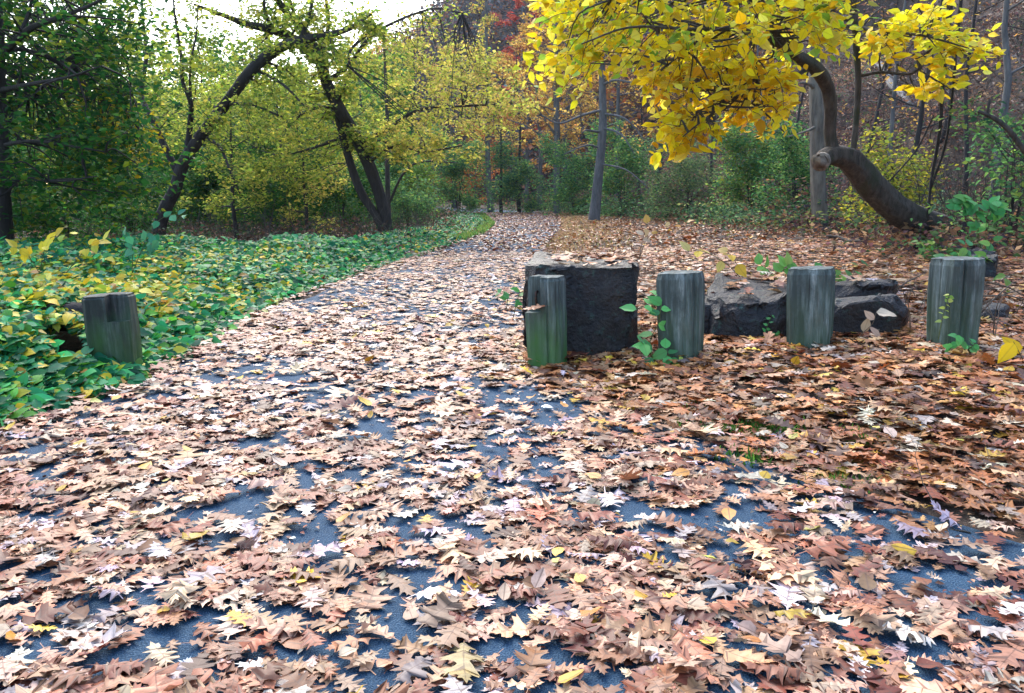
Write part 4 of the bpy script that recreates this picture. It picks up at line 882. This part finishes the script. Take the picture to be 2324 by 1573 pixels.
# vines, bent branch, logs
def sticks(name, label, cat, rows, bark_, group=None):
    wd = Wood(); base = P(rows[0][0][0], rows[0][0][1], rows[0][0][3])
    for r_ in rows: l, rad = px_line(r_); wd.tube(l, rad, 7, True, .08)
    return tag(wd.build(name, M[bark_], None, base, base), label, cat, group)
sticks('hanging_vine', 'thick dark vine hanging down beside the foot of the crooked tree', 'vine', [[(2105, 525, 7, 14), (2112, 420, 7, 14), (2132, 300, 8, 13.8), (2140, 180, 9, 13.6), (2150, 80, 12, 13.5), (2160, -40, 13, 13.4)],
       [(2112, 430, 5, 14), (2145, 330, 6, 13.8), (2160, 230, 6, 13.6), (2172, 90, 8, 13.5), (2185, -40, 8, 13.4)], [(2020, 410, 4, 14), (2080, 340, 4, 14), (2120, 260, 4, 13.8)]], 'bark_dark')
sticks('bent_branch', 'bent grey broken branch reaching in from the right edge over the slope', 'branch', [[(2345, 365, 16, 11), (2320, 335, 13, 11), (2285, 290, 12, 11), (2255, 268, 10, 11), (2220, 252, 7, 11)], [(2240, 262, 7, 11), (2246, 225, 6, 11)]], 'bark_brown')
g1, g2 = G(1890, 542), G(1990, 555)
for lab, a, b2, wpx, bk in [('dark fallen branch lying in the leaves left of the crooked trunk foot', (1880, 540), (1975, 556), 8, 'bark_dark'), ('dark rotting log on the ground between the leaning trees', (560, 498), (700, 478), 18, 'bark_dark'),
                        ('short dark log in the shade behind the forked trunks', (770, 482), (830, 480), 12, 'bark_dark'), ('grey fallen trunk lying on the hillside above the crooked tree', (1990, 150), (2070, 260), 14, 'bark_grey'),
                        ('thin pale stick lying at the lower right on the leaves', (2110, 1195), (2200, 1222), 7, 'bark_brown')]:
    A, B = G(*a), G(*b2); r = wpx/2/FPX*A[1]; A[2] += r*.8; B[2] += r*.8
    ln = np.array([A+(B-A)*u+np.array([0, 0, .6*r*math.sin(u*9)]) for u in np.linspace(-.02, 1.02, 9)]); wd = Wood(); wd.tube(ln, np.linspace(r*1.1, r*.6, 9), 8, True, .15)
    if wpx < 10:
        for q in (3, 5): wd.tube(limb(ln[q], rng.normal(0, 1, 3)*np.array([1, 1, .3])+np.array([.3, 0, .3]), .5, 4, .2), np.linspace(r*.5, r*.2, 5), 5)
    tag(wd.build('fallen_log' if wpx > 9 else 'fallen_stick', M[bk], None, A, A), lab, 'log' if wpx > 9 else 'stick')
A, B = P(-60, 722, 6.3), P(222, 722, 6.3); wd = Wood(); wd.tube([A, (A+B)/2+np.array([0, .05, .02]), B], [.13, .12, .11], 12, True, .1)
tag(wd.build('fallen_log', M['bark_dark'], None, A, A), 'dark log half hidden in the hollow left of the lone post', 'log')

# dead stems right of the last post
wd = Wood()
for k in range(34):
    px, Yd = rng.uniform(2060, 2330), rng.uniform(5.6, 8.0); g_ = on(px, Yd); d = np.array([rng.normal(0, .7), rng.normal(0, .4), 1]); wd.tube(limb(g_-np.array([0, 0, .03]), d, rng.uniform(.2, .55), 4, .18), np.linspace(.006, .002, 5), 4)
for px, py, px2, py2, Yd in [(2225, 690, 2335, 655, 6.4), (2230, 672, 2335, 682, 6.3), (2240, 640, 2330, 675, 6.6), (2215, 720, 2300, 640, 6.2), (2020, 665, 2100, 620, 6.9)]: wd.tube([P(px, py, Yd), (P(px, py, Yd)+P(px2, py2, Yd+.2))/2+.02, P(px2, py2, Yd+.2)], [.008, .007, .004], 5)
tag(wd.build('dry_stems', M['twig']), 'tangle of dry brown stems right of the last post', 'dry stems', kind='stuff')

# ------------------------------------------------------------------ undergrowth, hillside litter, grasses, far wood
def ground_pts(n, fx, fy): 
    x, y = fx(n), fy(n); return x, y
n = 90000; y = 9+rng.random(n)**1.3*110; x = np.interp(y, FY, FX)-2+rng.random(n)**1.1*55; k = (np.abs(x) < .68*y+3); x, y = x[k], y[k]; n = len(x)
nr = rand_unit(n, 1, .5); nr[:, 0] -= .4
d1 = scatter(DIA, np.stack([x, y, H(x, y)+.02+.1*rng.random(n)], 1), frames(nr, heading(n)), rng.uniform(.10, .2, n)*(1+y/110), pal(n, [(.16, .075, .05, 3), (.10, .05, .045, 3), (.23, .12, .075, 2), (.30, .18, .12, 1.3), (.07, .05, .055, 2)], .3))
tag(leaves_obj('hillside_litter', M['litter'], d1), 'brown fallen leaves covering the steep hillside', 'leaf litter', kind='stuff')
def clumps(nc, per, fpos, size, cols, hmax, wid):
    c = fpos(nc); k = np.repeat(np.arange(nc), per); n = len(k); hh = rng.uniform(.4, 1, nc)*hmax
    q = c[k]+rng.normal(0, wid, (n, 3))*np.array([1, 1, 0]); q[:, 2] = H(q[:, 0], q[:, 1])+.06+rng.random(n)**.8*hh[k]
    tint = np.exp(rng.normal(0, .35, nc))[k][:, None]
    sel = rng.integers(0, len(cols), nc)[k]; base = np.array([np.array(cc[0]) for cc in cols])[sel]
    c2 = np.clip(base*tint*np.exp(rng.normal(0, .2, (n, 1))), 0, .9)
    return scatter(DIA, q, frames(rand_unit(n, 1, .5), heading(n)), rng.uniform(.6, 1.3, n)*size*(1+q[:, 1]/120), c2)
def hillpos(n):
    y = 11+rng.random(n)**1.2*70; x = np.interp(y, FY, FX)-3.0+rng.random(n)**1.6*26; x = np.clip(x, -40, .68*y+2); return np.stack([x, y, H(x, y)], 1)
def hillpos2(n):
    q = hillpos(n*2); return q[q[:, 1] > 20][:n] if (q[:, 1] > 20).sum() >= n else np.tile(q[q[:, 1] > 20], (2, 1))[:n]
def footpos(n):
    y = 19+rng.random(n)*50; x = np.interp(y, FY, FX)-4.5+rng.random(n)*5.5; x = np.minimum(x, .68*y+1); return np.stack([x, y, H(x, y)], 1)
def leftpos(n):
    y = 16+rng.random(n)*45; x = xL(y)-1.0-rng.random(n)*np.minimum(30, .5*y+12); return np.stack([x, y, H(x, y)], 1)
gcol = [((.06, .14, .05),), ((.09, .16, .07),), ((.04, .10, .05),), ((.16, .19, .06),), ((.14, .08, .05),), ((.10, .06, .05),)]
tag(leaves_obj('undergrowth', M['leaf'], joined([clumps(700, 45, hillpos, .10, gcol, .6, .5), clumps(1700, 42, hillpos, .10, [((.12, .06, .045),), ((.08, .04, .045),), ((.22, .11, .06),), ((.05, .04, .05),), ((.30, .2, .12),)], .4, .6), clumps(700, 42, hillpos2, .10, [((.12, .06, .045),), ((.08, .04, .045),), ((.22, .11, .06),), ((.05, .04, .05),)], 1.3, .6), clumps(420, 60, footpos, .085, gcol[:4]+gcol[:2], .9, .55)])), 'scrubby green and brown undergrowth along the foot of the hillside', 'undergrowth', kind='stuff')
tag(leaves_obj('undergrowth', M['leaf'], joined([clumps(520, 45, leftpos, .09, [((.025, .07, .03),), ((.04, .09, .035),), ((.09, .05, .035),), ((.13, .07, .045),)], .7, .55)])), 'dark low undergrowth under the trees left of the path', 'undergrowth', kind='stuff')
wd = Wood()
for k in range(4500):
    if k < 3800: y = 11+rng.random()**1.2*50; x = min(float(np.interp(y, FY, FX))-2+rng.random()**1.4*22, .68*y+2)
    else: y = 16+rng.random()*18; x = float(xL(y))-.8-rng.random()*14
    s_ = .5+rng.random()*(1.8 if k < 3800 else .9); d = rng.normal(0, .45, 3); d[2] = 1
    L2 = limb((x, y, gz(x, y)-.05), d, s_, 4, .22, -.02); r = .006+.008*rng.random(); wd.tube(L2, np.linspace(r, r*.35, 5), 4, False)
    if rng.random() < .6: wd.tube(limb(L2[2], rng.normal(0, 1, 3)+np.array([0, 0, .4]), s_*.5, 3, .2), np.linspace(r*.6, r*.25, 4), 3, False)
for k in range(1300):
    y = 12+rng.random()**1.2*34; x = min(float(np.interp(y, FY, FX))-.5+rng.random()**1.2*20, .68*y+2); s_ = 1+rng.random()*2.2; d = rng.normal(0, .8, 3); d[2] = abs(d[2])*.8+.25
    L2 = limb((x, y, gz(x, y)-.05), d, s_, 6, .28, -.05); r = .008+.014*rng.random()**2; wd.tube(L2, np.linspace(r, r*.3, 7), 4, False)
    for _ in range(2): wd.tube(limb(L2[int(rng.integers(2, 5))], rng.normal(0, 1, 3)+np.array([0, 0, .2]), s_*.5, 4, .25), np.linspace(r*.5, r*.2, 5), 3, False)
tag(wd.build('brush_stems', M['bark_brown']), 'thin bare brush stems on the woodland floor and hillside', 'brush', kind='stuff')
# dry grass by the bend and green tufts
def grass(n, fpos, hgt, cols, name, label):
    x, y = fpos(n); a = rng.uniform(0, 2*math.pi, n); h = hgt*rng.uniform(.5, 1.3, n); w_ = .004+.0006*y
    b = np.stack([x, y, H(x, y)], 1); s_ = np.stack([np.cos(a)*w_, np.sin(a)*w_, np.zeros(n)], 1); l = rng.normal(0, .35, (n, 2))*h[:, None]
    tp_ = b+np.stack([l[:, 0], l[:, 1], h], 1); m_ = b+np.stack([l[:, 0]*.35, l[:, 1]*.35, h*.6], 1)
    V = np.stack([b-s_, b+s_, m_+s_*.7, m_-s_*.7, tp_+s_*.1, tp_-s_*.1], 1).reshape(-1, 3); F = (np.array([[0, 1, 2, 3], [3, 2, 4, 5]])[None]+(np.arange(n)*6)[:, None, None]).ravel()
    c = np.repeat(pal(n, cols), 6, 0); tag(leaves_obj(name, M['leaf'], (V, F, np.full(2*n, 4), c, np.ones(6*n))), label, 'grass', kind='stuff')
def gp1(n):
    y = 13+rng.random(n)**.9*40; x = xR(y)+.02+np.abs(rng.normal(0, 1, n))*1.1*sst(10, 20, y); return x, y
grass(9000, gp1, .075, [(.40, .26, .15, 3), (.48, .34, .2, 2), (.32, .19, .09, 2), (.25, .24, .08, 1)], 'dry_grass', 'tan dry grass along the right edge of the path before the bend')
def gp2(n):
    y = 22+rng.random(n)*30; x = xL(y)-rng.random(n)**1.3*1.6; return x, y
grass(15000, gp2, .14, [(.10, .24, .05, 3), (.2, .3, .07, 2), (.3, .28, .1, 1)], 'green_grass', 'green grass along the left edge of the path before the bend')
def gp3(n):
    c = np.array([G(px, py)[:2] for px, py in [(1590, 940), (1640, 985), (1700, 975), (1740, 990), (1780, 985), (1575, 975), (1690, 1055), (1955, 1000), (1890, 1105)]])
    k = rng.integers(0, len(c), n); return c[k, 0]+rng.normal(0, .07, n), c[k, 1]+rng.normal(0, .05, n)
grass(700, gp3, .045, [(.06, .17, .03, 3), (.10, .22, .04, 2)], 'green_grass', 'small green grass tufts poking through the leaves in front of the posts')
# woodland that reads as one mass
def far_left(n):
    y = 58+rng.random(n)*60; x = -.12*y-4-rng.random(n)*(.62*y+10)+4; return x, y
x, y = far_left(150000); n = len(x); hh = 6+9*fbm(x*.11, y*.05, 61)*(1-.4*sst(-.3, -.2, x/y)*sst(-.15, -.25, x/y))
z = H(x, y)+rng.random(n)**.8*hh*1.15
d1 = scatter(DIA, np.stack([x, y, z], 1), frames(rand_unit(n, 1, .6), heading(n)), rng.uniform(.28, .55, n), pal(n, OLIVE[:2]+DGREEN+DGREEN, .3))
n2 = 130000; y = 80+rng.random(n2)*125; x = np.interp(y, FY, FX)+rng.random(n2)**1.1*(60+.3*y); k = np.abs(x) < .68*y+5; x, y = x[k], y[k]; n2 = len(x)
cn = fbm(x*.09, y*.05, 91, 2); gap = fbm(x*.35, y*.2, 93, 2); cc = pal(n2, PURP+[(.07, .08, .10, 5), (.05, .07, .08, 3)], .3); cg = pal(n2, GOLD+ORANGE, .3); cc = np.where((cn+rng.normal(0, .06, n2) > .56)[:, None], cg*.8, cc)
d2 = scatter(DIA, np.stack([x, y, H(x, y)+rng.random(n2)*(1+9*gap)], 1), frames(rand_unit(n2, 1, .6), heading(n2)), rng.uniform(.4, .9, n2), cc)
tag(leaves_obj('far_woodland', M['leaf'], d1), 'distant olive green woodland filling the left background', 'woodland', kind='stuff')
tag(leaves_obj('far_woodland', M['leaf'], d2), 'distant purple-brown woodland covering the far hillside', 'woodland', kind='stuff')

# ------------------------------------------------------------------ thin woodland haze
hm = bpy.data.materials.new('haze_air'); hm.use_nodes = True; ht = hm.node_tree; ht.nodes.remove(ht.nodes['Principled BSDF'])
hv = ht.nodes.new('ShaderNodeVolumePrincipled'); hv.inputs['Color'].default_value = (.72, .84, 1, 1); hv.inputs['Density'].default_value = .0002; hv.inputs['Anisotropy'].default_value = .3
ht.links.new(hv.outputs[0], ht.nodes['Material Output'].inputs['Volume'])
bx = np.array([(x, y, z) for z in (-12, 105) for x, y in ((-420, -70), (420, -70), (420, 720), (-420, 720))], float)
tag(link('haze', raw_mesh('haze', bx, np.array([[3, 2, 1, 0], [4, 5, 6, 7], [0, 1, 5, 4], [1, 2, 6, 5], [2, 3, 7, 6], [3, 0, 4, 7]]), np.full(6, 4)), hm), 'thin bluish haze in the far woodland air', 'haze', kind='stuff')
cy.volume_bounces = 0
